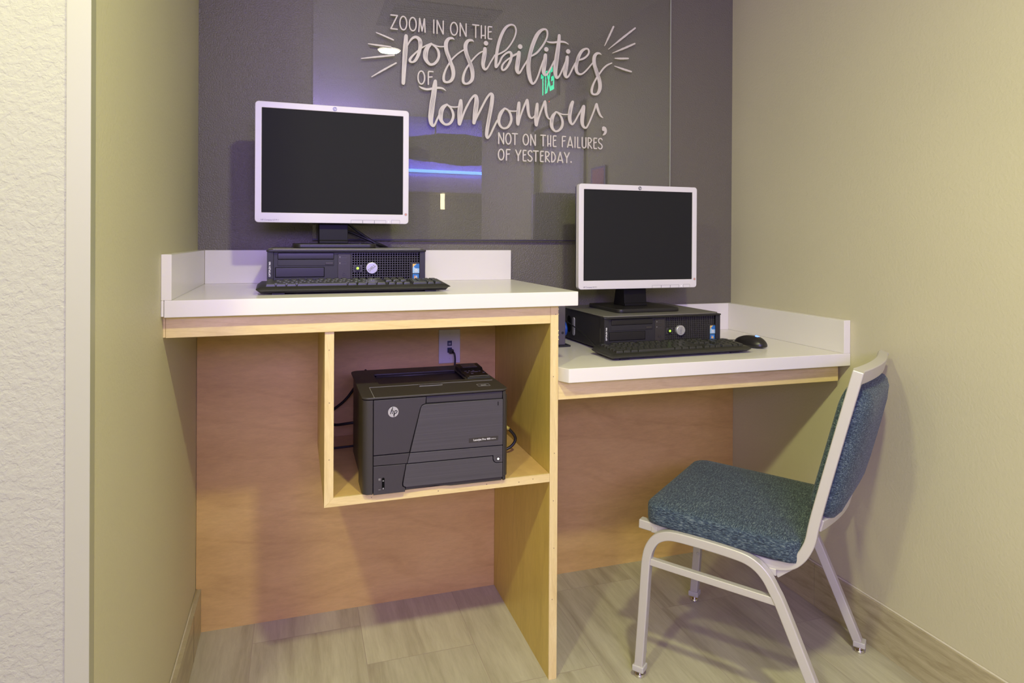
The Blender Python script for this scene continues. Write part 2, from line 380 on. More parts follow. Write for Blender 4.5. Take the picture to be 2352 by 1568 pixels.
# door in the right wall beyond the frame: it shows in the glass
b = B(); b.box(XR+0.03, XR+0.07, -2.32, -1.47, 0.0, 1.98); d1 = struct('door_1', b, mat('door_paint', (0.50, 0.47, 0.36), 0.4))
b = B()
for y0, y1 in ((-2.36, -2.30), (-1.49, -1.43)): b.box(XR-0.015, XR+0.09, y0, y1, 0, 2.04)
b.box(XR-0.015, XR+0.09, -2.36, -1.43, 1.98, 2.04); o = b.build('door_frame', GUARD, d1, 0.002)
b = B(); b.tube([(XR+0.03, -1.56, 1.0), (XR-0.03, -1.56, 1.0), (XR-0.03, -1.66, 1.0)], 0.009); b.build('door_handle', CHROME, d1, smooth=True)
# tile baseboards with a caulk bead on top
b = B(); b.box(XL, XL+0.0155, YF, -0.0185, 0.0, 0.132); bl = struct('baseboard_left', b, BASEM)
b = B()
for i in range(12):
    b.tube([(XL+0.003, YF+k*(1.1/8), 0.1325+0.0006*math.sin(k*7)) for k in range(9)], 0.0022, 6); break
b.build('caulk_line', CAULK, bl, smooth=True)
b = B(); b.box(XL+0.0152, XL+0.0158, -0.171, -0.1695, 0.0, 0.1318); b.build('joint', SEAM, bl)
b = B()
b.box(XR-0.0105, XR, -0.463, -0.0005, 0.0, 0.138); b.box(XR-0.0105, XR, -1.43, -0.4645, 0.0, 0.1385); br = struct('baseboard_right', b, BASEM, 0.0006)
b = B(); b.tube([(XR-0.003, -1.42+k*0.14, 0.1395+0.0008*math.sin(k*5.3)) for k in range(11)], 0.0032, 6); b.build('caulk_line', CAULK, br, smooth=True)
# white corner guard on the end of the left partition
b = B(); b.prism([(0.7715, YF-0.003), (XL+0.0018, YF-0.003), (XL+0.0018, YF+0.022), (XL-0.002, YF+0.022), (XL-0.002, YF+0.005), (0.7715, YF+0.005)], 0.0, CEIL, 'z')
struct('trim_1', b, GUARD, 0.0008)

# ---------------------------------------------------------------- upper counter (left)
ZU, ZUB, ZL, ZLB = 1.0635, 1.0249, 0.8556, 0.8171
T = thing('counter', 'white laminate standing height counter on the left, carrying the first computer', 'counter', (1.3, -0.3, ZUB))
def add(bld, name, m, T, **k):
    """build in world coordinates and parent to a thing that stands at its own place"""
    o = bld.build(name, m, None, **k); bpy.context.view_layer.update()
    o.parent = T; o.matrix_parent_inverse = T.matrix_basis.inverted(); return o
b = B(); b.prism([(0.8075, -0.5840), (1.8194, -0.5710), (1.8194, -0.545), (1.8100, -0.02), (1.8047, -0.0005), (0.806, -0.0005)], ZUB, ZU, 'z'); add(b, 'worktop', LAMW, T, bev=0.0016)
b = B(); b.box(0.823, 1.8047, -0.020, -0.0005, ZU, 1.1665); add(b, 'backsplash', LAMW, T, bev=0.0012)
b = B(); b.box(XL+0.0002, 0.8227, -0.5830, -0.0005, ZU, 1.1668); b.box(XL+0.0002, 0.8068, -0.5830, -0.0005, ZUB+0.002, ZU); add(b, 'side_splash', LAMW, T, bev=0.0012)

T = thing('desk_frame', 'maple desk body under the high counter, with end panel and printer cubby', 'desk', (1.3, -0.3, 0))
b = B(); b.prism([(0.8065, -0.5560), (1.7486, -0.5448), (1.7486, -0.52), (0.8065, -0.52)], 0.9757, ZUB, 'z'); o = add(b, 'apron', MAPLEE, T, bev=0.001)
b = B(); b.box(XL+0.0002, 0.8062, -0.5555, -0.50, 0.977, ZUB); add(b, 'filler_strip', MAPLEE, T)
b = B(); b.box(1.7494, 1.7718, -0.5395, -0.002, 0.0, ZUB); add(b, 'end_panel', MAPLEV, T)
b = B(); b.box(1.7490, 1.7722, -0.5448, -0.5395, 0.0, ZUB); add(b, 'end_panel_edge', MAPLEEV, T, bev=0.0008)['label'] = 'pale solid edge strip of the end panel'
b = B(); b.box(XL+0.001, 1.7488, -0.0185, -0.0005, 0.0, 0.99); add(b, 'back_panel', MAPLE, T)
b = B(); b.box(1.1556, 1.1775, -0.5395, -0.0185, 0.5475, 0.9757); add(b, 'divider', MAPLEV, T)
b = B(); b.prism([(1.1556, 0.5435), (1.1556, 0.9757), (1.1775, 0.9757), (1.1775, 0.5654)], -0.5448, -0.5395, 'y'); add(b, 'divider_edge', MAPLEEV, T)
b = B(); b.box(1.1775, 1.7488, -0.5395, -0.0185, 0.5435, 0.5654); b.box(1.1556, 1.1775, -0.5395, -0.0185, 0.5435, 0.5475); add(b, 'shelf', MAPLE, T)
b = B(); b.prism([(1.1558, 0.5433), (1.1777, 0.5654), (1.7484, 0.5654), (1.7484, 0.5433)], -0.5448, -0.5395, 'y'); add(b, 'shelf_edge', MAPLEE, T)
NF = mat('nail_filler', (0.34, 0.24, 0.13), 0.6)
for x, z in ((1.166, 0.93), (1.167, 0.66), (1.167, 0.80), (1.27, 0.556), (1.44, 0.553), (1.57, 0.556), (1.70, 0.556), (1.66, 0.552), (1.758, 0.83), (1.762, 0.62), (1.760, 0.49), (1.762, 0.36), (1.758, 0.22), (1.764, 1.0)):
    b = B(); b.disc((x, z), 0.0016, -0.5450, -0.5440, 'y', 8); add(b, 'nail_mark', NF, T)
GLUE = mat('glue', (0.75, 0.72, 0.25), 0.3)
for z in (1.014, 1.0, 0.955, 0.943, 0.931):
    b = B(); b.disc((-0.5435, z), 0.0016, 1.7716, 1.7732, 'x', 8); add(b, 'glue_drip', GLUE, T)

# ---------------------------------------------------------------- lower counter (right)
T = thing('counter', 'white laminate seated height counter on the right, against the right wall', 'counter', (2.25, -0.3, ZLB))
b = B(); b.prism([(1.7724, -0.5480), (1.7895, -0.5795), (XR-0.0006, -0.5985), (XR-0.0006, -0.0005), (1.7724, -0.0005)], ZLB, ZL, 'z'); add(b, 'worktop', LAMW, T, bev=0.0016)
b = B(); b.box(1.7724, 2.7040, -0.0200, -0.0005, ZL, 0.9586); add(b, 'backsplash', LAMW, T, bev=0.0012)
b = B(); b.box(2.7040, XR-0.0006, -0.5975, -0.0005, ZL, 0.9586); add(b, 'side_splash', LAMW, T, bev=0.0012)
T = thing('desk_frame', 'maple back panel and apron under the low counter', 'desk', (2.25, -0.3, 0))
b = B(); b.prism([(1.7724, -0.5410), (2.7150, -0.5640), (2.7150, -0.5440), (1.7724, -0.5210)], 0.7640, ZLB, 'z'); add(b, 'apron', MAPLEE, T, bev=0.001)
b = B(); b.box(1.7724, XR-0.0006, -0.0185, -0.0005, 0.0, ZLB); add(b, 'back_panel', MAPLE, T)

# ---------------------------------------------------------------- glass sign
TEXT = [{"possibilities":[[14327,18792,118,14306,18406,162,14284,18035,152,14259,17571,137,14242,17219,118],[14380,18487,38,14472,18659,61,14573,18762,80,14676,18787,92,14779,18711,127,14808,18565,134,14786,18377,115,14726,18167,107,14642,18011,92,14550,17943,61,14470,17959,80,14460,18023,84,14530,18131,67,14641,18252,54,14790,18396,46,14940,18503,42,15052,18570,38,15175,18634,35],[15188,18617,58,15053,18477,131,14993,18322,162,14979,18153,154,15027,18017,115,15131,17923,87,15245,17933,81,15349,18017,89,15424,18155,89,15439,18288,89,15404,18416,81,15318,18521,62,15203,18603,46,15356,18558,43,15489,18546,43,15613,18562,43],[15972,18832,16,15910,18870,66,15813,18862,86,15737,18802,113,15684,18687,132,15681,18536,132,15720,18370,128,15788,18207,121,15856,18024,121,15915,17859,136,15943,17692,129,15921,17538,117,15850,17419,97,15725,17362,70,15629,17393,85,15604,17494,89,15622,17627,78,15684,17802,62,15780,17980,58,15894,18160,55,16029,18304,51,16164,18421,49,16300,18515,43],[16652,18828,16,16592,18867,67,16494,18861,86,16416,18802,114,16362,18677,133,16365,18525,133,16409,18358,129,16478,18193,122,16548,18027,130,16602,17841,138,16618,17690,130,16600,17536,118,16522,17425,94,16404,17364,67,16310,17389,86,16280,17491,94,16305,17664,82,16382,17861,67,16499,18042,59,16616,18205,55,16753,18361,51,16871,18467,49,17000,18536,43],[17053,18624,123,17042,18473,142,17011,18279,148,16987,18085,126,17017,17953,103,17077,17916,79,17153,17984,55,17252,18165,52,17361,18348,48,17415,18446,44],[17088,18838,139,17090,18819,154,17092,18800,139],[17523,18469,49,17657,18543,54,17832,18669,54,18007,18897,54,18141,19164,54,18181,19384,54,18114,19531,49,17963,19544,64,17792,19416,94,17639,19138,108,17531,18794,108,17473,18455,103,17450,18191,98,17456,18025,83,17574,18178,64,17673,18387,64,17832,18545,64,17963,18586,84,18019,18490,94,17975,18285,89,17850,18049,79,17735,17944,64,17670,17986,74,17699,18132,64,17844,18297,54,18034,18434,49,18246,18554,40],[18078,18491,41,18240,18583,41],[18294,18608,128,18276,18447,146,18245,18223,155,18223,18022,146,18256,17915,114,18307,17892,82,18372,17969,62,18465,18131,59,18582,18319,57,18635,18417,50],[18335,18837,141,18337,18820,160,18339,18800,141],[18769,18531,57,18958,18660,69,19123,18854,69,19266,19074,65,19351,19284,62,19350,19463,62,19263,19526,65,19120,19468,101,18978,19309,133,18865,19079,142,18772,18825,142,18703,18574,133,18657,18326,142,18649,18081,151,18678,17861,147,18731,17665,124,18810,17555,78,18916,17639,62,19022,17867,60,19104,18119,60,19186,18350,58,19226,18447,51],[19288,18610,120,19270,18424,143,19240,18198,152,19224,18017,143,19256,17919,106,19309,17901,79,19392,17987,60,19511,18199,60,19626,18429,56],[19320,18832,139,19322,18815,157,19325,18795,139],[19814,19357,107,19801,19148,130,19764,18851,153,19717,18532,167,19680,18236,167,19672,18010,144,19707,17866,107,19763,17844,79,19852,17957,60,19972,18215,61,20073,18455,56],[19349,19100,37,19458,19079,60,19627,19091,70,19820,19136,74,19991,19144,61,20089,19120,47,20177,19078,19],[20129,18614,117,20113,18431,140,20075,18202,154,20046,18041,149,20072,17918,107,20133,17894,79,20218,17987,61,20340,18224,61,20442,18419,56],[20162,18839,140,20164,18819,159,20167,18799,140],[20592,18551,59,20759,18614,71,20908,18730,66,20982,18869,64,20951,18967,61,20856,18981,66,20707,18890,104,20589,18701,122,20516,18489,122,20478,18281,122,20506,18124,108,20588,18047,80,20712,18057,61,20861,18177,57,21035,18375,52,21140,18503,47],[21476,18823,19,21410,18861,59,21301,18851,90,21214,18753,123,21184,18617,133,21203,18435,133,21267,18257,133,21339,18056,138,21404,17877,142,21433,17695,142,21413,17532,128,21331,17388,95,21192,17348,66,21109,17399,85,21106,17532,90,21165,17720,71,21264,17912,64,21415,18131,62,21566,18328,62,21718,18461,62,21901,18554,43]],"tomorrow":[[15321,17369,111,15300,17177,167,15266,16895,173,15224,16633,182,15193,16351,182,15172,16135,173,15186,15953,133,15248,15855,89,15313,15913,67,15389,16083,62,15475,16279,58],[14775,17152,22,14872,17102,66,15046,17072,71,15241,17117,75,15416,17152,71,15570,17142,58,15680,17076,22],[15723,16609,67,15595,16503,134,15523,16351,156,15509,16177,147,15545,16032,111,15664,15933,76,15797,15952,81,15892,16053,90,15946,16226,90,15923,16377,81,15838,16519,63,15731,16603,49,15860,16542,49,16016,16540,45,16127,16558,45],[16207,16771,112,16194,16591,162,16175,16372,166,16163,16153,139,16164,15967,103,16224,16080,68,16308,16336,68,16419,16584,68,16553,16830,68,16666,16965,77,16741,16958,118,16764,16805,154,16743,16584,168,16714,16362,159,16686,16163,122,16675,16035,104,16743,16177,68,16873,16438,68,17009,16708,68,17134,16937,73,17255,17083,78,17322,17033,123,17314,16821,137,17274,16553,132,17218,16262,128,17173,16016,125,17136,15770,123,17130,15615,103,17171,15551,73,17267,15673,64,17382,15921,64,17514,16180,60],[17768,16603,69,17657,16462,119,17581,16284,119,17573,16110,101,17641,15972,78,17753,15916,64,17894,15964,78,17994,16113,88,18026,16267,88,17985,16439,78,17890,16567,64,17773,16615,55,17961,16540,51,18126,16537,46,18232,16549,46],[18306,16840,101,18292,16673,133,18277,16477,133,18262,16281,125,18271,16083,97,18340,16305,64,18421,16545,64,18523,16802,69,18609,16969,73,18631,16774,111,18649,16579,101,18692,16406,85,18771,16338,61,18855,16376,53,18917,16469,45],[18988,16848,97,18972,16660,134,18953,16461,134,18939,16264,122,18961,16092,93,19027,16308,65,19110,16550,65,19203,16789,69,19282,16967,69,19303,16780,98,19320,16603,90,19364,16448,78,19424,16360,55,19488,16340,45],[19703,16614,61,19591,16462,123,19543,16300,139,19540,16121,127,19592,15991,94,19697,15920,66,19821,15962,78,19928,16084,90,19963,16246,90,19926,16403,78,19839,16533,62,19731,16614,49,19918,16550,45,20048,16543,41,20188,16551,41],[20348,17011,112,20297,16867,140,20255,16664,140,20234,16462,136,20266,16290,111,20342,16208,70,20439,16314,62,20569,16543,62,20699,16769,66,20786,16890,100,20765,16717,145,20736,16514,150,20726,16311,137,20769,16163,100,20875,16108,67,20978,16250,58,21098,16516,58,21207,16786,63,21290,17005,71,21329,16876,96,21386,16717,84,21465,16579,71,21559,16520,21]],"comma":[[21596,16135,147,21609,16116,193,21659,16072,118,21664,16000,95,21619,15927,76,21561,15881,25]],"rays":[[21965,19899,62,21788,19527,67,21611,19163,24],[22855,19938,58,22328,19511,72,21775,19058,24],[22841,19358,58,22409,19146,72,21937,18928,24],[22575,18783,58,22281,18752,72,22029,18739,29],[22709,18303,58,22362,18372,72,22015,18454,24],[13347,18807,28,13615,18721,51,13907,18619,47],[13093,18414,28,13394,18398,56,13818,18384,47],[12876,17915,28,13395,18015,56,13932,18114,47],[13212,17348,28,13576,17594,56,14001,17866,47]]},[["ZOOM",[["Z",13823,14036,18985,19438],["O",14119,14350,18984,19435],["O",14433,14665,18984,19432],["M",14753,14965,18983,19428]]],["IN",[["I",15230,15287,18983,19424],["N",15372,15582,18982,19421]]],["ON",[["O",15836,16078,18982,19416],["N",16171,16380,18981,19413]]],["THE",[["T",16612,16829,18980,19408],["H",16920,17063,18980,19405],["E",17167,17293,18980,19402]]],["OF",[["O",14732,14957,17232,17672],["F",15082,15241,17241,17679]]],["NOT",[["N",17569,17747,15373,15750],["O",17823,18016,15373,15750],["T",18068,18252,15373,15750]]],["ON",[["O",18465,18666,15374,15751],["N",18752,18923,15374,15751]]],["THE",[["T",19133,19311,15375,15752],["H",19398,19508,15375,15752],["E",19608,19715,15376,15752]]],["FAILURES",[["F",19958,20081,15376,15753],["A",20163,20358,15376,15753],["I",20428,20474,15377,15753],["L",20554,20653,15377,15753],["U",20734,20884,15377,15754],["R",20968,21116,15378,15754],["E",21200,21309,15378,15754],["S",21376,21533,15378,15755]]],["OF",[["O",17558,17761,14811,15183],["F",17852,17983,14812,15182]]],["YESTERDAY.",[["Y",18194,18386,14812,15181],["E",18472,18576,14813,15180],["S",18649,18805,14813,15180],["T",18855,19036,14814,15179],["E",19126,19230,14814,15179],["R",19316,19465,14814,15178],["D",19550,19693,14815,15177],["A",19774,19976,14815,15177],["Y",20037,20227,14816,15176],[".",20270,20331,14816,15175]]]]]
S_, L_ = TEXT
GX0, GX1, GZ0, GZ1 = 1.137, 2.440, 1.2035, 2.22
T = thing('glass_sign', 'large clear glass wall panel with raised cream lettering about possibilities of tomorrow', 'sign', (1.79, -0.012, GZ0))
b = B(); b.box(GX0, GX1, -0.0185, -0.0125, GZ0, GZ1); add(b, 'glass_pane', GLASS, T)
b = B(); b.box(GX1-0.0012, GX1+0.0004, -0.0188, -0.0122, GZ0, GZ1); add(b, 'glass_edge', mat('glass_edge_tint', (0.48, 0.50, 0.40), 0.25), T)['label'] = 'pale polished right edge of the glass'
b = B(); b.box(GX0, GX1, -0.0195, -0.0115, GZ0-0.0055, GZ0-0.0008); add(b, 'bottom_strip', mat('dark_strip', (0.035, 0.026, 0.05), 0.5), T)['label'] = 'thin dark strip under the glass'  # dark strip along the bottom of the glass
YL0, YL1 = -0.0215, -0.0184
rnd = random.Random(3)
def stroke_pts(f, n=7):
    P = [Vector((f[i]/1e4, f[i+1]/1e4, f[i+2]/1e4)) for i in range(0, len(f), 3)]
    return [tuple(v) for v in smoothp(P, n)]
def brush(bld, pts, streaks=True):
    bld.mi = 0
    if (Vector(pts[0][:2])-Vector(pts[-1][:2])).length < 0.006:
        m = pts[len(pts)//2]; bld.disc((m[0], m[1]), m[2]*0.52, YL0, YL1, 'y', 24); return
    bld.ribbon(pts, YL0, YL1)
    wide = [i for i, p in enumerate(pts) if p[2] > 0.0118]
    if len(wide) < 10 or not streaks: return
    bld.mi = 1; runs, cur = [], [wide[0]]
    for a, c in zip(wide, wide[1:]):
        if c == a+1: cur.append(c)
        else: runs.append(cur); cur = [c]
    runs.append(cur)
    for r in runs:
        if len(r) < 9: continue
        for off in (-0.26, -0.10, 0.08, 0.25):
            if rnd.random() < 0.25: continue
            a = r[0]+int(rnd.uniform(0.12, 0.35)*len(r)); e = r[0]+int(rnd.uniform(0.65, 0.92)*len(r)); q = []
            for i in range(a, e):
                t = Vector((pts[i+1][0]-pts[i-1][0], pts[i+1][1]-pts[i-1][1])).normalized() if 0 < i < len(pts)-1 else Vector((0, 1))
                k = off*pts[i][2]; g = (i-a)/max(1, e-a-1); q.append((pts[i][0]-t.y*k, pts[i][1]+t.x*k, 0.0010*math.sin(math.pi*min(max(g, 0.08), 0.92))))
            if len(q) > 3: bld.ribbon(q, YL0-0.00025, YL0-0.00002, cap=False)
for w in ('possibilities', 'tomorrow', 'comma'):
    b = B()
    for f in S_[w]: brush(b, stroke_pts(f), w != 'comma')
    o = add(b, 'lettering', [LETM, STRK], T); o['label'] = {'comma': 'brush comma after tomorrow'}.get(w, 'the brush script word ' + w)
for k, f in enumerate(S_['rays']):
    b = B(); p = stroke_pts(f); b.ribbon([(x, z, w*(1+0.10*math.sin(i*2.3+k))) for i, (x, z, w) in enumerate(p)], YL0, YL1); add(b, 'ray_mark', LETM, T)
GL = {  # single line capitals, strokes in a unit box
 'Z': [[(0, 1), (1, 1), (0, 0), (1, 0)]], 'M': [[(0, 0), (.12, 1), (.52, .06), (.88, 1), (1, 0)]], 'I': [[(.5, 0), (.5, 1)]],
 'N': [[(0, 0), (0, 1), (1, 0), (1, 1)]], 'T': [[(0, 1), (1, 1)], [(.5, 1), (.5, 0)]], 'H': [[(0, 0), (0, 1)], [(1, 0), (1, 1)], [(0, .2), (1, .24)]],
 'E': [[(1, 1), (.1, 1), (0, .9), (0, .1), (.1, 0), (1, 0)], [(0, .55), (.85, .6)]], 'F': [[(1, 1), (.1, 1), (0, .9), (0, 0)], [(0, .55), (.8, .6)]],
 'A': [[(0, 0), (.5, 1), (1, 0)], [(.14, .2), (.86, .2)]], 'L': [[(0, 1), (0, 0), (1, 0)]], 'Y': [[(0, 1), (.5, .45)], [(1, 1), (.5, .45), (.5, 0)]],
 'R': [[(0, 0), (0, 1), (.6, .97), (.95, .78), (.6, .55), (0, .48), (1, 0)]], 'D': [[(0, 0), (0, 1), (.5, .92), (.95, .62), (.95, .32), (.55, .05), (0, 0)]]}
def glyph(ch):
    if ch == 'O': return [[(0.5+0.5*math.sin(2*math.pi*k/20), 0.5+0.5*math.cos(2*math.pi*k/20)) for k in range(21)]]
    if ch == 'U': return [[(0, 1), (0, .3)] + [(0.5-0.5*math.cos(math.pi*k/8), .26-.26*math.sin(math.pi*k/8)) for k in range(9)] + [(1, .3), (1, 1)]]
    if ch == 'S': return [[tuple(v) for v in smoothp([(.95, .88), (.7, 1), (.3, .97), (.05, .8), (.2, .6), (.75, .42), (1, .22), (.75, .02), (.3, 0), (0, .12)], 4)]]
    return GL[ch]
for wd, lets in L_:
    b = B()
    for ch, x0, x1, z0, z1 in lets:
        x0, x1, z0, z1 = (q/1e4 for q in (x0, x1, z0, z1)); th = 0.0043 if z1-z0 > 0.035 else 0.0037
        if ch == '.':
            b.disc(((x0+x1)/2, z0+0.003), 0.0032, YL0, YL1, 'y', 12); continue
        for st in glyph(ch):
            pts = [(x0+u*(x1-x0), z0+v*(z1-z0)) for u, v in st]
            for a, c in zip(pts, pts[1:]): b.ribbon([(*a, th), (*c, th)], YL0, YL1)
    add(b, 'lettering', LETM, T)['label'] = 'the printed word ' + wd

# ---------------------------------------------------------------- monitors (base centre at the origin, screen faces -y)
def make_monitor(label, group):
    T = thing('monitor', label, 'monitor', group=group)
    Wm, H0, H1, yf = 0.219, 0.0725, 0.4175, -0.045      # half width, bottom, top, front plane
    sx0, sx1, sz0, sz1 = -0.2010, 0.2015, H0+0.0285, H1-0.0180
    b = B(); n = 6
    outer = rrect(-Wm, Wm, H0, H1, 0.010, n); inner = rrect(sx0, sx1, sz0, sz1, 0.0012, n)
    b.ring(outer, inner, yf, yf+0.022, 'y'); b.build('bezel', SILV, T, 0.0018, 3)
    b = B(); b.box(sx0-0.002, sx1+0.002, yf+0.0035, yf+0.010, sz0-0.002, sz1+0.002); b.build('screen', SCREEN, T)
    b = B()
    A = rrect(-Wm+0.002, Wm-0.002, H0+0.002, H1-0.002, 0.010, n); C2 = rrect(-Wm+0.05, Wm-0.05, H0+0.05, H1-0.045, 0.02, n)
    va = [b.bm.verts.new((x, yf+0.019, z)) for x, z in A]; vm = [b.bm.verts.new((x, yf+0.034, z)) for x, z in A]; vc = [b.bm.verts.new((x, yf+0.062, z)) for x, z in C2]
    for q, r in ((va, vm), (vm, vc)):
        for i in range(len(q)): b._f([q[i], q[(i+1) % len(q)], r[(i+1) % len(q)], r[i]])
    b._f(va); b._f(vc[::-1]); b.build('back_shell', BLK, T, 0.002)
    # neck: a broad plate leaning back from the base to the panel
    b = B(); prof = [(0.012, 0.0125), (-0.024, 0.0125), (-0.0235, 0.0215), (-0.0195, 0.0225), (-0.0165, 0.060), (-0.010, 0.10), (-0.010, 0.20), (0.028, 0.20), (0.036, 0.10), (0.060, 0.0125)]
    b.prism(prof, -0.0415, 0.0415, 'x'); b.build('neck', mat('neck_plastic', (0.006, 0.005, 0.006), 0.5, 0, 0.2), T, 0.0015)
    b = B(); b.prism(rrect(-0.1150, 0.1150, -0.115, 0.115, 0.022, 8), 0.0, 0.0125, 'z'); b.build('base', BLK, T, 0.003, 3)
    for k in range(3):
        x0 = 0.0475+k*0.0345
        b = B(); b.ring(rrect(x0, x0+0.0342, H0+0.0006, H0+0.0105, 0.0012, 3), rrect(x0+0.0007, x0+0.0335, H0+0.0008, H0+0.0098, 0.001, 3), yf-0.0003, yf+0.001, 'y'); o = b.build('button', GREYI, T)
    b = B(); b.ring(rrect(0.1665, 0.1925, H0+0.0006, H0+0.0115, 0.0012, 3), rrect(0.1672, 0.1918, H0+0.0008, H0+0.0108, 0.001, 3), yf-0.0003, yf+0.001, 'y'); b.build('power_button', GREYI, T)
    b = B(); b.disc((0.159, H0+0.006), 0.0012, yf-0.0004, yf+0.001, 'y', 10); b.build('power_light', WHITEL, T)
    zb = H1-0.0095; b = B(); b.disc((0, zb), 0.0062, yf-0.0006, yf+0.001, 'y', 24); o = b.build('logo_badge', mat('badge_grey', (0.17, 0.17, 0.19), 0.3, 0.3), T)
    text('logo_letters', 'hp', 0.0095, WHITE, o, (0, yf-0.0007, zb+0.0004), shear=0.32)
    text('lettering', 'HP Compaq LE1911', 0.0060, GREYI, T, (-0.178, yf-0.0003, H0+0.0075), align='CENTER')
    b = B(); b.disc((0.2105, H0+0.029), 0.0046, yf-0.0004, yf+0.001, 'y', 20); o = b.build('sticker', mat('sticker_ring', (0.50, 0.42, 0.40), 0.4), T); o['label'] = 'small round red and white sticker'
    b = B(); b.disc((0.2105, H0+0.029), 0.0028, yf-0.0007, yf-0.0004, 'y', 14); b.build('sticker_mark', STR, o)
    return T
# ---------------------------------------------------------------- desktop computers (front plane y=0, centre x=0, desk z=0)
def make_pc(label, group, mesh_rot):
    T = thing('desktop_computer', label, 'computer', group=group)
    HW, HH, DP = 0.2095, 0.1130, 0.352
    b = B(); b.box(-HW+0.003, HW-0.003, 0.020, DP, 0.006, HH-0.004); b.build('case', BLKM, T, 0.002)
    b = B(); b.prism([(-HW, DP), (-HW, 0.012), (-HW+0.012, 0.001), (HW-0.012, 0.001), (HW, 0.012), (HW, DP)], HH-0.004, HH, 'z'); b.build('top_cover', PCTOP, T, 0.0014)
    b = B(); b.prism([(-HW-0.001, 0.03), (-HW-0.004, -0.002), (-HW+0.006, -0.006), (HW-0.006, -0.006), (HW+0.004, -0.002), (HW+0.001, 0.03)], HH-0.0085, HH-0.004, 'z'); b.build('top_lip', BLK, T, 0.001)
    b = B()
    for s in (-1, 1): b.prism([(s*(HW+0.002), 0.028), (s*(HW+0.002), -0.001), (s*(HW-0.014), 0.0005), (s*(HW-0.014), 0.028)], 0.006, HH-0.006, 'z')
    b.box(-HW+0.012, 0.0075, 0.006, 0.026, 0.006, HH-0.006); b.box(-HW+0.012, HW-0.012, 0.006, 0.026, 0.006, 0.011)
    b.box(HW-0.0385, HW-0.012, 0.006, 0.026, 0.006, 0.0735); b.build('front_bezel', BLKM, T, 0.001)
    b = B(); b.box(-0.1850, -0.0395, 0.0025, 0.010, 0.0838, 0.1015); o = b.build('optical_drive', BLK, T, 0.002)
    b = B(); b.box(-0.1850, -0.0395, 0.0045, 0.010, 0.0662, 0.0830); b.build('drive_door', BLKM, o, 0.001)
    b = B(); b.box(-0.0625, -0.0419, 0.0030, 0.006, 0.0694, 0.0758); b.build('eject_button', PRN, o, 0.0008)
    b = B(); b.box(-0.1904, -0.0655, 0.0045, 0.010, 0.0364, 0.0616); b.build('bay_cover', BLK, T, 0.0012)
    b = B(); b.ring(rrect(-0.1914, -0.0645, 0.0354, 0.0626, 0.001, 2), rrect(-0.1904, -0.0655, 0.0364, 0.0616, 0.001, 2), 0.0052, 0.0065, 'y'); b.build('bay_outline', DARK, T)
    b = B(); b.box(-0.0293, 0.0049, 0.0042, 0.010, 0.0245, 0.0985); b.build('port_panel', PRN, T, 0.001)
    for z in (0.0897, 0.0729):
        b = B(); b.ring(rrect(-0.0203, -0.0055, z-0.0034, z+0.0034, 0.0004, 2), rrect(-0.0193, -0.0065, z-0.0010, z+0.0024, 0.0003, 2), 0.0034, 0.006, 'y'); o = b.build('usb_port', GRILL, T)
        b = B(); b.box(-0.0193, -0.0065, 0.0036, 0.005, z-0.0024, z-0.0010); b.build('port_tongue', GREYI, o)
        b = B(); b.prism([(-0.0253, z+0.002), (-0.0226, z+0.002), (-0.0236, z-0.0025), (-0.0243, z-0.0025)], 0.0036, 0.0050, 'y'); b.build('usb_mark', GREYI, T)
    for z in (0.0436, 0.0275):
        b = B(); b.ring([(-0.0130+0.0048*math.cos(a*0.349), z+0.0048*math.sin(a*0.349)) for a in range(18)], [(-0.0130+0.0020*math.cos(a*0.349), z+0.0020*math.sin(a*0.349)) for a in range(18)], 0.0025, 0.006, 'y'); b.build('audio_jack', PRN, T)
    # grille: upright bars over recessed cross bars in front of a dark space
    gx0, gx1, gz0, gz1 = 0.0086, HW-0.013, 0.0120, 0.1035
    b = B(); b.box(0.0075, HW-0.012, 0.020, 0.026, 0.010, HH-0.006); b.build('grille_backing', DARK, T)
    b = B(); nb = 27; p = (gx1-gx0)/nb
    for k in range(nb+1): b.box(gx0+k*p-0.0010, gx0+k*p+0.0010, 0.0065, 0.0125, gz0, gz1)
    for k in range(14):
        z = gz0+(k+0.5)*(gz1-gz0)/14; b.box(gx0, gx1, 0.0095, 0.0130, z-0.0011, z+0.0011)
    b.box(gx0-0.002, gx1+0.001, 0.0060, 0.0130, gz1-0.001, gz1+0.002)
    b.box(0.012, 0.036, 0.0058, 0.0135, 0.0490, 0.0685)
    b.build('grille', GRILL, T)
    b = B(); b.disc((0.0238, 0.0588), 0.0088, 0.0030, 0.012, 'y', 24); o = b.build('power_button', BLK, T, 0.0008)
    b = B(); b.disc((0.0238, 0.0588), 0.0036, 0.0024, 0.0032, 'y', 16); b.build('power_light', GREENL, o)
    b = B(); b.disc((0.0002, 0.0280), 0.0013, 0.0034, 0.0050, 'y', 10); b.build('disk_light', GREENL, T)
    b = B(); b.disc((0.0625, 0.0592), 0.0160, -0.0005, 0.010, 'y', 36, 0.0166); o = b.build('logo_badge', BADGE, T, 0.0015)
    o['label'] = 'round silver badge on the grille'
    text('logo_letters', 'DELL', 0.0098, GREYI, o, (0.0625, -0.0007, 0.0592), (math.pi/2, -math.radians(mesh_rot), 0), sx=1.1, bold=0.0003)
    o = text('lettering', 'OPTIPLEX 960', 0.0062, WHITE, T, (-HW+0.0050, -0.0016, 0.058), (math.pi/2, -math.pi/2, 0), sx=1.05, bold=0.0002)
    b = B(); b.box(HW-0.0330, HW-0.0135, 0.0048, 0.0062, 0.0437, 0.0699); o = b.build('sticker', STP, T); o['label'] = 'pale blue square sticker with white letters'
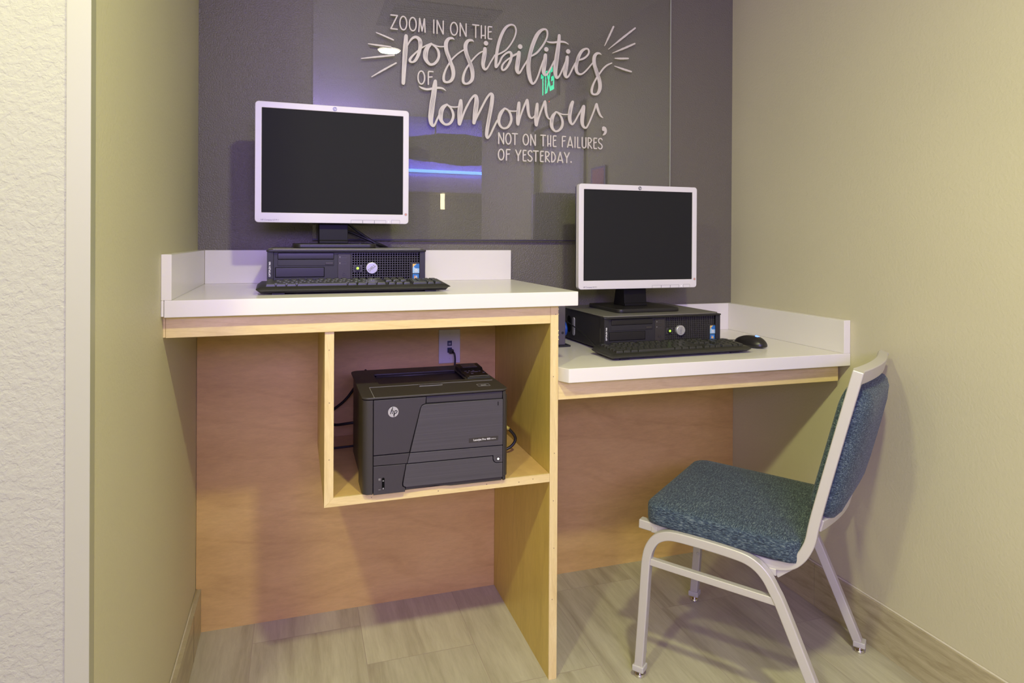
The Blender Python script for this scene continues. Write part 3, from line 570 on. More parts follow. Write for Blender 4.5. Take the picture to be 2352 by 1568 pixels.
    b = B(); b.prism([(HW-0.0330, 0.0699), (HW-0.0330, 0.0590), (HW-0.0290, 0.0645), (HW-0.0225, 0.0699)], 0.0045, 0.0049, 'y'); b.build('sticker_corner', STO, o)
    b = B(); b.prism([(HW-0.0215, 0.0699), (HW-0.0300, 0.0620), (HW-0.0240, 0.0570), (HW-0.0135, 0.0570), (HW-0.0135, 0.0699)], 0.0045, 0.0049, 'y'); b.build('sticker_field', STB, o)
    text('sticker_letters', 'i5', 0.013, WHITE, o, (HW-0.0232, 0.0042, 0.0512), bold=0.0004)
    b = B(); b.box(HW-0.0330, HW-0.0150, 0.0048, 0.0062, 0.020, 0.0415); o = b.build('sticker', STB, T); o['label'] = 'lower blue sticker with a colored mark'
    for i, (c, dx, dz) in enumerate(((STR, 0, 0), (STO, 0, -0.0045), (STP, 0.0045, 0), (STO, 0.0045, -0.0045))):
        b = B(); b.box(HW-0.0285+dx, HW-0.0245+dx, 0.0044, 0.0049, 0.0325+dz, 0.0365+dz); b.build('sticker_mark', c, o)
    # left side: oval latch slot and silver latch plate, fine mark near the front
    b = B(); b.prism(rrect(0.262, 0.292, 0.028, 0.085, 0.013, 6), -HW+0.0028, -HW+0.0034, 'x'); b.build('side_slot', DARK, T)
    b = B(); b.prism(rrect(0.228, 0.244, 0.022, 0.084, 0.007, 6), -HW+0.0010, -HW+0.0034, 'x'); b.build('side_latch', BADGE, T, 0.0006)
    b = B(); b.box(-HW+0.0024, -HW+0.0032, 0.034, 0.0372, 0.028, 0.072); b.build('side_mark', GREYI, T)
    for x in (-HW+0.03, HW-0.03):
        for y in (0.04, DP-0.04): b = B(); b.disc((x, y), 0.010, 0.0003, 0.006, 'z', 16); b.build('foot', BLKM, T)
    return T
# ---------------------------------------------------------------- keyboards (front left corner at the origin)
KEYMESH = {}
def make_keyboard(label, group):
    T = thing('keyboard', label, 'keyboard', group=group)
    KW, KD = 0.4765, 0.1300
    tilt = math.radians(3.2); top = lambda y: 0.0205 + y*math.tan(tilt)
    b = B()
    def sec(x, ins):   # cross section at x
        return [(x, -0.006+ins, 0.012), (x, 0.012+ins, 0.0035), (x, KD-0.006, 0.0055), (x, KD, 0.012), (x, KD-0.004-ins, top(KD)), (x, 0.004+ins, top(0)-0.0005)]
    secs = [sec(-0.0075, 0.007), sec(0.004, 0.0), sec(KW-0.004, 0.0), sec(KW+0.0075, 0.007)]
    rows = [[b.bm.verts.new(p) for p in q] for q in secs]
    for i, r in enumerate(rows[:1]+rows[-1:]):
        z = [0.013, 0.0125, 0.0125, 0.014, 0.0195, 0.0145]
        for v, zz in zip(r, z): v.co.z = zz
    for a, c in zip(rows, rows[1:]):
        for k in range(6): b._f([a[k], a[(k+1) % 6], c[(k+1) % 6], c[k]])
    b._f(rows[0][::-1]); b._f(rows[-1]); b.build('body', KBODY, T, 0.0020, 3)
    for x in (0.03, KW-0.06):
        for y0, y1, h in ((0.014, 0.028, 0.005), (KD-0.022, KD-0.010, 0.0065)): b = B(); b.box(x, x+0.03, y0, y1, 0.0003, h); b.build('rubber_foot', BLKM, T)
    u = 0.0199; v = 0.0184; kx0 = 0.0145; ky0 = 0.0115; keys = []
    def put(col, row, w=1.0, h=1.0): keys.append((kx0+col*u, ky0+row*v, w, h))
    rows = [[1.25, 1.25, 1.25, 6.25, 1.25, 1.25, 1.25, 1.25], [2.25]+[1]*10+[2.75], [1.75]+[1]*11+[2.25], [1.5]+[1]*12+[1.5], [1]*13+[2]]
    for r, ws in enumerate(rows):
        x = 0
        for w in ws: put(x, r, w); x += w
    put(0, 5.15)
    for g in (2, 6.5, 11):
        for k in range(4): put(g+k, 5.15)
    for k in range(3): put(15.25+k, 0); put(15.25+k, 3); put(15.25+k, 4); put(15.25+k, 5.15)
    put(16.25, 1)
    for r in (1, 2, 3):
        for k in range(3): put(18.5+k, r)
    put(18.5, 0, 2); put(20.5, 0); put(21.5, 0, 1, 2); put(21.5, 2, 1, 2)
    for k in range(4): put(18.5+k, 4)
    keys.sort(key=lambda q: -q[2]*q[3]); nkey = min(100, len(keys))
    for i, (x, y, w, h) in enumerate(keys[:nkey]):
        if (w, h) not in KEYMESH:
            q = B(); q.frust(0.0009, w*u-0.0009, 0.0008, h*v-0.0008, 0.0, 0.0072, 0.0022, 0.0019)
            o = q.build('key', KEYM, T, 0.0007, 1); KEYMESH[(w, h)] = o
        else: o = KEYMESH[(w, h)].copy(); COL.objects.link(o); o.parent = T
        o.location = (x, y, top(y)-0.0012); o.rotation_euler = (tilt, 0, 0)
    rest = B()
    for x, y, w, h in keys[nkey:]: rest.frust(x+0.0009, x+w*u-0.0009, y+0.0008, y+h*v-0.0008, top(y)-0.0012, top(y)+0.006, 0.0022, 0.0019)
    if len(keys) > nkey:
        o = rest.build('keys', KEYM, T); o['kind'] = 'stuff'
    for k in range(3):
        b = B(); b.box(kx0+(19.1+k)*u-0.002, kx0+(19.1+k)*u+0.002, ky0+5.5*v, ky0+5.5*v+0.0015, top(0.11)-0.0002, top(0.11)+0.0006); b.build('lock_light', mat('lock_light_off', (0.10, 0.13, 0.08), 0.4), T)
    return T
PCL = ('black desktop computer with a silver badge and grille, lying flat ')
pcu = make_pc(PCL + 'on the high left counter', 'desktop computers under the monitors', 42)
pcl = make_pc(PCL + 'on the low right counter', 'desktop computers under the monitors', 88)
pcu.location = (1.2260, -0.360, ZU); pcl.location = (2.2020, -0.3770, ZL); pcl.rotation_euler = (0, 0, math.radians(1.0))
ML = 'silver monitor with a dark blank screen, on the computer on the '
mu = make_monitor(ML + 'high left counter', 'monitors standing on the computers'); mu.location = (1.1935, -0.1700, ZU+0.1130); mu.rotation_euler = (0, 0, math.radians(1.2))
ml = dup(mu, (2.1855, -0.2000, ZL+0.1130), math.radians(0.6)); ml.scale = (1.022, 1.0, 1.004); ml['label'] = ML + 'low right counter'
ku = make_keyboard('black wired keyboard on the high left counter, in front of the computer there', 'keyboards in front of the computers')
ku.location = (1.0010, -0.4920, ZU); ku.rotation_euler = (0, 0, math.radians(1.2))
kl = dup(ku, (1.9560, -0.5130, ZL), math.radians(1.4)); kl['label'] = 'black wired keyboard on the low right counter, beside the mouse'

# mouse
T = thing('computer_mouse', 'black mouse with a blue glowing mark, right of the low counter keyboard', 'mouse', (2.514, -0.398, ZL), math.radians(14))
b = B(); n = 24; rings = []
for z, sx, sy, oy in ((0.0, 0.030, 0.057, 0), (0.008, 0.0315, 0.059, 0), (0.018, 0.030, 0.056, 0), (0.026, 0.026, 0.047, -0.001), (0.033, 0.019, 0.033, -0.004), (0.0375, 0.009, 0.016, -0.007)):
    rings.append([b.bm.verts.new((sx*math.copysign(abs(math.cos(a))**0.75, math.cos(a)), oy+sy*math.copysign(abs(math.sin(a))**0.8, math.sin(a)), z)) for a in [2*math.pi*k/n for k in range(n)]])
for a, c in zip(rings, rings[1:]):
    for k in range(n): b._f([a[k], a[(k+1) % n], c[(k+1) % n], c[k]])
b._f(rings[0][::-1]); b._f(rings[-1]); o = b.build('shell', BLK, T, smooth=True); sd = o.modifiers.new('s', 'SUBSURF'); sd.levels = sd.render_levels = 2
b = B(); b.disc((0.0, 0.024), 0.0055, -0.0028, 0.0028, 'x', 18); o = b.build('scroll_wheel', BLKM, T, 0.0006); o.location = (0, 0.010, 0.0045)
b = B(); b.prism([(0.016, 0.0240), (0.016, 0.0312), (0.030, 0.0285), (0.042, 0.0225), (0.042, 0.015)], -0.0012, 0.0012, 'x'); b.build('button_gap', DARK, T)
b = B(); b.disc((0, 0), 0.0085, -0.003, 0.0008, 'z', 18, 0.0070); o = b.build('glowing_mark', BLUEL, T); o.location = (0.001, -0.0260, 0.0358); o.rotation_euler = (0.42, 0, 0)
b = B(); b.box(-0.009, -0.0055, 0.018, 0.0215, 0.0280, 0.0303); b.build('glowing_light', BLUEL, T)
b = B(); b.tube(smoothp([(2.519, -0.318, ZL+0.010), (2.520, -0.280, ZL+0.004), (2.500, -0.225, ZL+0.003), (2.470, -0.17, ZL+0.003), (2.45, -0.05, ZL+0.003)], 8), 0.0016, 6)
tag(b.build('mouse_cord', CABLE, smooth=True), 'thin black cord curving from the mouse behind the computer', 'cord')

# slim grey device beside the end panel, with its cables
T = thing('router', 'slim grey upright device on a small foot, between end panel and computer', 'router', (1.895, -0.21, ZL))
b = B(); b.box(-0.080, 0.030, -0.020, 0.150, 0.005, 0.172); b.build('casing', BOXM, T, 0.003)
b = B(); b.prism(rrect(-0.085, 0.046, -0.030, 0.160, 0.006, 4), 0.0, 0.005, 'z'); b.build('foot', BLKM, T, 0.001)
b = B(); b.disc((0.0195, 0.045), 0.0045, -0.0208, -0.0195, 'y', 14); b.build('button', BLKM, T)
b = B(); b.tube(smoothp([(1.962, -0.03, ZL+0.10), (1.960, -0.08, ZL+0.09), (1.955, -0.13, ZL+0.075), (1.955, -0.16, ZL+0.05), (1.955, -0.14, ZL+0.025), (1.958, -0.05, ZL+0.02)], 8), 0.0065, 8)
tag(b.build('network_cable', BLUEC, smooth=True), 'blue cable looping between the grey device and the computer', 'cable')
b = B(); b.tube(smoothp([(1.958, -0.05, ZL+0.085), (1.972, -0.14, ZL+0.066), (1.986, -0.24, ZL+0.040), (1.984, -0.33, ZL+0.016), (1.972, -0.372, ZL+0.008), (1.968, -0.386, ZL+0.012)], 8), 0.0022, 6)
tag(b.build('black_cord', CABLE, smooth=True), 'black cord running along the computer side to the low keyboard', 'cord')
# video leads hanging behind the upper monitor
for k, (x0, dz, lab) in enumerate(((1.232, 0.0, 'straighter black lead hanging behind the upper monitor, beside its neck'), (1.222, -0.022, 'lower arching black lead behind the upper monitor'))):
    b = B(); b.tube(smoothp([(x0, -0.13, 1.262+dz), (x0+0.008, -0.115, 1.252+dz), (x0+0.035, -0.105, 1.230+dz*0.4), (x0+0.07, -0.10, 1.206), (x0+0.10+0.02*k, -0.10, 1.185), (x0+0.125+0.02*k, -0.07, 1.175), (x0+0.13, -0.028, 1.178)], 8), 0.0042, 8)
    tag(b.build('video_lead', CABLE, smooth=True), lab, 'cable', 'leads behind the upper monitor')

# ---------------------------------------------------------------- printer on the cubby shelf (front left bottom corner at the origin)
ZS = 0.5656
T = thing('printer', 'black laser printer with a silver round badge, on the wooden cubby shelf', 'printer', (1.247, -0.558, ZS))
PW, PD, PH = 0.3755, 0.352, 0.2440
def corner(x0, x1, y0, y1, r, n=6): return rrect(x0, x1, y0, y1, r, n)
b = B(); b.prism(corner(0.004, PW-0.002, 0.020, PD, 0.012), 0.008, 0.236, 'z'); b.build('body', PRN, T)
for x in (0.03, PW-0.03):
    for y in (0.04, PD-0.04): b = B(); b.disc((x, y), 0.012, 0.0, 0.009, 'z', 14); b.build('foot', BLKM, T)
# rounded columns left and right of the front
b = B(); b.prism([(0.0245, 0.0), (0.010, 0.0012), (0.002, 0.008), (-0.0015, 0.020), (-0.0015, 0.10), (0.0245, 0.10)], 0.0015, 0.2365, 'z'); b.build('side_column', PRN, T, 0.0012)
b = B(); b.prism([(0.3635, 0.0), (0.370, 0.001), (0.3765, 0.008), (0.378, 0.022), (0.378, 0.10), (0.3635, 0.10)], 0.0125, 0.2260, 'z'); b.build('side_column', PRN, T, 0.0012)
b = B(); b.prism([(0.3635, 0.001), (0.372, 0.004), (0.375, 0.02), (0.375, 0.09), (0.3635, 0.09)], 0.0008, 0.2370, 'z'); b.build('side_column', PRN, T, 0.0012)
b = B(); b.box(0.0245, 0.3636, 0.006, 0.03, 0.004, 0.238); b.build('seam_backing', SEAM, T)
# top with the paper well
tz = PH; ox0, ox1, oy0, oy1 = 0.0565, 0.2985, 0.147, 0.284
top = B()
outl = corner(-0.0030, PW+0.0025, -0.0025, PD+0.001, 0.020, 6); hole = corner(ox0, ox1, oy0, oy1, 0.006, 6)
top.ring(outl, hole, 0.2385, tz, 'z'); top.build('top_cover', PRN, T, 0.0018, 3)
b = B(); b.prism([(oy0+0.001, 0.2384), (oy1+0.03, 0.1950), (oy1+0.03, 0.190), (oy0, 0.190)], ox0-0.004, ox1+0.004, 'x'); b.build('paper_well', DARK, T)
b = B(); b.box(ox0-0.003, ox1+0.003, oy1-0.001, oy1+0.02, 0.186, 0.2384); b.build('well_back', DARK, T)
b = B(); b.tube([(ox0+0.008, oy1-0.004, 0.2355), (ox1-0.002, oy1-0.004, 0.2355)], 0.0042, 8); b.build('exit_roller_cover', PRNF, T, smooth=True)
GG, RG = mat('guide_grey', (0.16, 0.16, 0.22), 0.4), mat('roller_blue_grey', (0.035, 0.035, 0.06), 0.4)
for k in range(12):
    x = ox0+0.035+k*0.0165; b = B(); b.box(x, x+0.0010, oy1-0.006, oy1-0.001, 0.209, 0.228); b.build('guide_rib', GG, T)
for k in range(5):
    x = ox0+0.03+k*0.042; b = B(); b.tube([(x, oy1-0.003, 0.217), (x+0.026, oy1-0.003, 0.217)], 0.0035, 8); b.build('exit_roller', RG, T, smooth=True)
# front flap seam, grip and marks on the top
b = B(); b.box(0.0275, 0.366, 0.1115, 0.1130, tz-0.001, tz+0.0006); b.box(0.0262, 0.0275, -0.002, 0.113, tz-0.0012, tz+0.0003); b.build('lid_seam', GREYI, T)
b = B(); b.box(0.1560, 0.2190, 0.0900, 0.1110, tz-0.0005, tz+0.0005); o = b.build('lid_grip', PRNF, T, 0.0004)
b = B(); b.box(0.1560, 0.2190, 0.0888, 0.0900, tz-0.0005, tz+0.0012); b.build('grip_edge', GREYI, o)
b = B(); b.ring(rrect(0.308, 0.342, 0.046, 0.071, 0.001, 2), rrect(0.3092, 0.3408, 0.0474, 0.0698, 0.001, 2), tz-0.0004, tz+0.0003, 'z'); o = b.build('lid_mark', GREYI, T)
b = B(); b.prism([(0.317, 0.053), (0.333, 0.053), (0.331, 0.062), (0.325, 0.058), (0.319, 0.063)], tz-0.0004, tz+0.0003, 'z'); b.build('lid_arrow', GREYI, o)
# control panel wedge
b = B(); b.prism([(0.148, tz-0.004), (0.148, tz+0.0035), (0.232, tz+0.0065), (0.240, tz+0.0125), (0.297, tz+0.0150), (0.303, tz+0.010), (0.303, tz-0.004)], 0.3035, 0.3720, 'x'); cp = b.build('control_panel', BLK, T, 0.0022, 3)
b = B(); b.prism([(0.245, tz+0.0126), (0.286, tz+0.0146), (0.286, tz+0.0156), (0.245, tz+0.0136)], 0.313, 0.358, 'x'); b.build('display', mat('display_grey', (0.075, 0.075, 0.085), 0.25), cp)
b = B()
for x, y, w in ((0.316, 0.222, 0.006), (0.327, 0.223, 0.004), (0.318, 0.205, 0.006), (0.340, 0.210, 0.022), (0.328, 0.190, 0.007), (0.357, 0.215, 0.004), (0.364, 0.196, 0.006), (0.340, 0.224, 0.006)):
    z = tz+0.0035+(y-0.148)/0.084*0.003; b.box(x-w/2, x+w/2, y-0.001, y+0.001, z, z+0.0006)
b.box(0.312, 0.371, 0.1585, 0.1595, tz+0.0038, tz+0.0044); b.build('panel_mark', GREYI, cp)
# front: plain left door, brushed right door, tray
YFa, YFb = 0.0, 0.010
def fpoly(name, pts, m, y0=YFa, y1=YFb, bev=0.0009, par=None):
    q = B(); q.prism(pts, y0, y1, 'y'); return q.build(name, m, par or T, bev)
fpoly('front_door', [(0.0262, 0.0990), (0.1150, 0.0990), (0.1425, 0.2080), (0.1470, 0.2165), (0.1560, 0.2195), (0.1575, 0.2360), (0.0262, 0.2360)], PRNF)
fpoly('brushed_door', [(0.1178, 0.0985), (0.3625, 0.0958), (0.3625, 0.2168), (0.1540, 0.2172), (0.1470, 0.2140), (0.1440, 0.2080)], PRNB, -0.0010)
fpoly('door_grip', [(0.1590, 0.2195), (0.3625, 0.2180), (0.3625, 0.2360), (0.1590, 0.2360)], PRNF, 0.0045, 0.010)
fpoly('tray_trim', [(0.0262, 0.0730), (0.1098, 0.0715), (0.1158, 0.0965), (0.0262, 0.0965)], PRNF)
fpoly('tray_trim', [(0.1108, 0.0712), (0.3370, 0.0700), (0.3375, 0.0600), (0.3400, 0.0535), (0.3460, 0.0505), (0.3625, 0.0500), (0.3625, 0.0935), (0.1170, 0.0962)], PRNB, -0.0006)
fpoly('paper_tray', [(0.0262, 0.0000), (0.1050, 0.0000), (0.1058, 0.0095), (0.0990, 0.0135), (0.0975, 0.0210), (0.1068, 0.0700), (0.0262, 0.0712)], PRNF)
fpoly('paper_tray_front', [(0.1080, 0.0690), (0.1000, 0.0200), (0.1015, 0.0145), (0.1080, 0.0118), (0.3625, 0.0108), (0.3625, 0.0485), (0.3445, 0.0490), (0.3385, 0.0525), (0.3355, 0.0590), (0.3350, 0.0680)], PRNB, -0.0010)
fpoly('tray_grip', [(0.1072, 0.0025), (0.185, 0.0060), (0.225, 0.0010), (0.3610, 0.0006), (0.3625, 0.0100), (0.1072, 0.0108)], PRN, 0.0040, 0.012)
b = B(); b.disc((0.0745, 0.2040), 0.0132, -0.0008, 0.004, 'y', 40); o = b.build('logo_badge', BADGE, T, 0.0004)
text('logo_letters', 'hp', 0.0185, SEAM, o, (0.0747, -0.0010, 0.2052), shear=0.30, bold=0.0001)
b = B(); b.prism([(0.0722, 0.2165), (0.0738, 0.2165), (0.0722, 0.2090), (0.0706, 0.2090)], -0.0010, 0.0, 'y'); b.prism([(0.0768, 0.1915), (0.0784, 0.1995), (0.0768, 0.1995), (0.0752, 0.1915)], -0.0010, 0.0, 'y'); b.build('logo_stroke', SEAM, o)
b = B(); b.prism(rrect(0.2700, 0.3500, 0.1090, 0.1212, 0.001, 3), -0.0016, 0.0, 'y'); o = b.build('name_plate', PRN, T, 0.0003)
text('lettering', 'LaserJet Pro 400', 0.0068, WHITE, o, (0.3050, -0.0018, 0.1152), bold=0.0001)
text('lettering', 'M401dn', 0.0034, WHITE, o, (0.3365, -0.0018, 0.1146), sx=1.25)
text('tray_number', '1', 0.0135, SEAM, T, (0.3490, -0.0013, 0.2055), bold=0.0003)
b = B(); b.disc((0.3500, 0.0600), 0.0052, -0.0014, 0.0, 'y', 20); o = b.build('power_button', PRN, T)
b = B(); b.disc((0.3500, 0.0600), 0.0028, -0.0019, -0.0014, 'y', 16); b.build('power_light', WHITEL, o)
b = B(); b.prism(rrect(0.0470, 0.0535, 0.0115, 0.0415, 0.0032, 6), -0.0008, 0.001, 'y'); o = b.build('paper_gauge', DARK, T)
b = B(); b.prism(rrect(0.0482, 0.0523, 0.0125, 0.0165, 0.0018, 4), -0.0012, -0.0008, 'y'); b.prism(rrect(0.0482, 0.0523, 0.0325, 0.0350, 0.0010, 4), -0.0012, -0.0008, 'y'); b.build('gauge_marker', GREYI, o)
b = B(); b.box(0.0385, 0.0440, -0.0004, 0.0, 0.0375, 0.0400); b.box(0.0385, 0.0440, -0.0004, 0.0, 0.0352, 0.0362); b.box(0.0385, 0.0440, -0.0004, 0.0, 0.0118, 0.0128); b.build('gauge_mark', GREYI, T)

# wall plate and the lead plugged into it
T = thing('wall_plate', 'white data outlet plate on the wooden back panel above the printer', 'wall plate', (1.5855, -0.0185, 0.8395))
b = B(); b.box(-0.0372, 0.0372, -0.0055, 0.0, -0.0575, 0.0575); b.build('plate', PLATE, T, 0.0022, 3)
for z in (0.0105, -0.0125):
    b = B(); b.box(-0.0078, 0.0078, -0.0064, -0.0050, z-0.0085, z+0.0085); o = b.build('data_jack', JACK, T, 0.0004)
    b = B(); b.box(-0.0042, 0.0042, -0.0067, -0.0063, z-0.0045, z+0.0020); b.build('jack_opening', mat('jack_contacts', (0.30, 0.30, 0.38), 0.4) if z > 0 else DARK, o)
for z in (0.0430, -0.0415):
    b = B(); b.disc((0, z), 0.0026, -0.0062, -0.0050, 'y', 14); o = b.build('screw', PLATE, T)
    b = B(); b.box(-0.0003, 0.0003, -0.0064, -0.0061, z-0.0022, z+0.0022); b.build('screw_slot', GREYI, o)
T = thing('network_cable', 'black lead with a plug in the white wall plate, dropping behind the printer', 'cable', (1.588, -0.0252, 0.826))
b = B(); b.box(-0.0075, 0.0065, -0.024, 0.0, -0.0075, 0.0055); b.build('plug', CABLE, T, 0.001)
b = B(); b.tube(smoothp([(0.002, -0.022, -0.001), (0.006, -0.030, -0.006), (0.0085, -0.033, -0.022), (0.007, -0.035, -0.05), (0.004, -0.036, -0.09), (0.004, -0.04, -0.16)], 8), 0.0031, 8); b.build('cord', CABLE, T, smooth=True)
# loose cords behind and beside the printer
b = B(); b.tube(smoothp([(1.30, -0.10, 0.790), (1.245, -0.085, 0.705), (1.205, -0.075, 0.668), (1.182, -0.07, 0.650), (1.181, -0.10, 0.636), (1.205, -0.13, 0.632), (1.26, -0.15, 0.640), (1.33, -0.15, 0.640)], 8), 0.0042, 8)
tag(b.build('power_cord', CABLE, smooth=True), 'black cord hanging in the gap left of the printer', 'cord')
b = B(); b.tube(smoothp([(1.183, -0.17, 0.5725), (1.205, -0.165, 0.5718), (1.25, -0.16, 0.5715), (1.34, -0.15, 0.5715)], 6), 0.0034, 8)
tag(b.build('power_cord', CABLE, smooth=True), 'black cord lying on the shelf left of the printer', 'cord')
T = thing('usb_cable', 'black cable looping out at the right side of the printer', 'cable', (1.64, -0.33, ZS))
b = B(); b.tube(smoothp([(-0.013, 0.0, 0.094), (0.020, -0.018, 0.0915), (0.050, -0.020, 0.076), (0.074, -0.020, 0.045), (0.060, -0.020, 0.020), (0.020, -0.016, 0.0065), (-0.010, 0.0, 0.0055)], 8), 0.0046, 8); b.build('cord', CABLE, T, smooth=True)
b = B(); b.tube([(0.040, -0.0195, 0.0825), (0.053, -0.020, 0.0738)], 0.0056, 8); b.build('tag_band', mat('yellow_band', (0.50, 0.44, 0.10), 0.5), T, smooth=True)['label'] = 'yellow band on the cable'

# ---------------------------------------------------------------- stacking chair (local x across the seat, y towards the front)
T = thing('stacking_chair', 'silver framed stacking chair with blue woven padded seat and back', 'chair', (2.005, -0.614, 0), math.radians(38.25))
CW = 0.465; t = 0.0125
legp = [(0.0145, 0.030), (0.004, 0.18), (-0.003, 0.294), (-0.007, 0.335), (-0.0155, 0.366), (-0.033, 0.3925), (-0.060, 0.4085), (-0.095, 0.4135), (-0.17, 0.4125), (-0.235, 0.4090), (-0.272, 0.4040), (-0.300, 0.3910), (-0.322, 0.3690), (-0.338, 0.342), (-0.357, 0.305), (-0.423, 0.151), (-0.474, 0.030)]
for x in (0.0, CW):
    b = B(); b.sweep([(x, p[0], p[1]) for p in smoothp([Vector((q[0], q[1], 0)) for q in legp], 4)], t, t, (1, 0, 0))
    lf = b.build('leg_frame', METAL, T, 0.0032, 3)
    b = B(); b.box(x-t, x+t, -0.3450, -0.0150, 0.3120, 0.3120+0.021) if False else b.sweep([(x, -0.0050, 0.3270), (x, -0.3480, 0.3165)], 0.0085, 0.0095, (1, 0, 0)); b.build('stretcher', METAL, T, 0.002, 2)
    for y, s in ((0.0145, 1), (-0.478, -1)):
        b = B(); b.prism([(x-0.0165, y-0.0165), (x+0.0165, y-0.0165), (x+0.0165, y+0.0165), (x-0.0165, y+0.0165)], 0.0175, 0.0345, 'z'); o = b.build('foot_collar', CLEARP, lf, 0.003, 2)
        b = B(); b.disc((x, y), 0.0135, 0.0, 0.008, 'z', 20, 0.0115); b.disc((x, y), 0.0045, 0.007, 0.018, 'z', 10); b.build('foot_glide', CHROME, lf, 0.002, 2)
    b = B(); b.disc((0.007, 0.16) if False else (-0.0005, 0.165), 0.0048, x+t if x < 0.2 else x-t-0.003, x+t+0.003 if x < 0.2 else x-t, 'x', 14); b.build('bumper', CLEARP, lf, 0.001)
railp = [(0.026, 0.414), (-0.10, 0.408), (-0.24, 0.401), (-0.318, 0.3972), (-0.349, 0.400), (-0.374, 0.4095), (-0.394, 0.4295), (-0.4075, 0.453), (-0.417, 0.480), (-0.428, 0.536), (-0.471, 0.713), (-0.5178, 0.9005)]
for x in (0.0262, CW-0.0262):
    far = 1 if x > 0.2 else 0; up = lambda z: far*max(0.0, (z-0.45)/0.45)
    b = B(); b.sweep([(x, p[0]-0.020*up(p[1]), p[1]-0.010*up(p[1])) for p in smoothp([Vector((q[0], q[1], 0)) for q in railp], 4)], t, t*1.0, (1, 0, 0)); b.build('seat_rail', METAL, T, 0.003, 3)
    b = B(); b.sweep([(x+(0.004 if x < 0.2 else -0.004), -0.335, 0.372), (x+(0.004 if x < 0.2 else -0.004), -0.372, 0.404)], 0.010, 0.010, (1, 0, 0)); b.build('gusset', METAL, T, 0.002)
# curved top rail and lower back rail
for nm, y0, z0, bow, hh in (('top_rail', -0.5115, 0.8840, 0.016, 0.0175), ('lower_back_rail', -0.4285, 0.5150, 0.022, 0.0150)):
    pts = [(0.0355+(CW-0.071)*k/14, y0-bow*math.sin(math.pi*k/14)**0.9-0.020*k/14, z0-0.010*k/14) for k in range(15)]
    b = B(); n = Vector((0, -0.24, 0.97)).normalized(); rings = []
    for i, p in enumerate(pts):
        p = Vector(p); d = (Vector(pts[min(i+1, 14)])-Vector(pts[max(i-1, 0)])).normalized(); w = n.cross(d).normalized()
        rings.append([b.bm.verts.new(p+n*a*hh+w*c*t) for a, c in ((-1, -1), (-1, 1), (1, 1), (1, -1))])
    for a, c in zip(rings, rings[1:]):
        for k in range(4): b._f([a[k], a[(k+1) % 4], c[(k+1) % 4], c[k]])
    b._f(rings[0][::-1]); b._f(rings[-1]); b.build(nm, METAL, T, 0.0028, 3)
for y, z in ((-0.02, 0.4075), (-0.330, 0.3800)):
    b = B(); b.box(t, CW-t, y-0.009, y+0.009, z-0.009, z+0.009); b.build('cross_bar', METAL, T, 0.002)
# padded seat: rounded slab, top a little crowned
def pad(name, fn, nu, nv, prof, T):
    """closed cushion: fn(u, v, k) -> point, u,v in -1..1 over the face; prof = list of (inset, height)"""
def superpad(x0, x1, y0, y1, r, layers, place, n=8):
    b = B(); rings = []
    for ins, h in layers:
        o = rrect(x0+ins, x1-ins, y0+ins, y1-ins, max(r-ins*0.6, 0.012), n)
        rings.append([b.bm.verts.new(place(px, py, h)) for px, py in o])
    for a, c in zip(rings, rings[1:]):
        m = len(a)
        for k in range(m): b._f([a[k], a[(k+1) % m], c[(k+1) % m], c[k]])
    b._f(rings[0][::-1]); b._f(rings[-1]); return b
def seatpt(x, y, h): return (x, y, 0.4265+h + (y-0.005)*0.035)
b = superpad(0.0005, CW-0.0005, -0.400, 0.008, 0.045, [(0.008, 0.0), (0.001, 0.003), (0.0, 0.012), (0.0, 0.040), (0.0010, 0.0470), (0.0040, 0.0515), (0.010, 0.0545), (0.030, 0.0575), (0.070, 0.0605), (0.13, 0.0625), (0.19, 0.0630)], seatpt)
b.build('seat_cushion', FAB, T, smooth=True)
b = B(); b.prism(rrect(0.014, CW-0.014, -0.385, -0.004, 0.03, 5), 0.4165, 0.4280, 'z'); b.build('seat_board', BLKM, T)
b = B()
def seam(off):
    o = rrect(0.0005+off, CW-0.0005-off, -0.400+off, 0.008-off, 0.045, 8); return [seatpt(px, py, 0.0475) for px, py in o]
q = seam(0.0035); b.tube(q+[q[0]], 0.0012, 6, cap=False); b.build('seat_seam', FAB, T, smooth=True)
# padded back between the uprights, curved with the rails
ux = Vector((-0.045, 0.180)).normalized()
def backpt(u, v, h):
    k = min(max(u/CW, 0), 1); bow = 0.014*math.sin(math.pi*k)+0.020*k
    y = -0.4305+ux.x*v - bow; z = 0.5250+ux.y*v-0.010*k
    return (u, y + h*ux.y, z - h*ux.x)
bx0, bx1, L = 0.0395, CW-0.0400, 0.345
b = superpad(bx0, bx1, -0.006, L-0.012, 0.05, [(0.12, -0.034), (0.06, -0.032), (0.025, -0.027), (0.008, -0.018), (0.001, -0.008), (0.0, 0.004), (0.0, 0.022), (0.002, 0.030), (0.007, 0.0355), (0.018, 0.039), (0.05, 0.042), (0.11, 0.044)], backpt)
b.build('back_cushion', FAB, T, smooth=True)

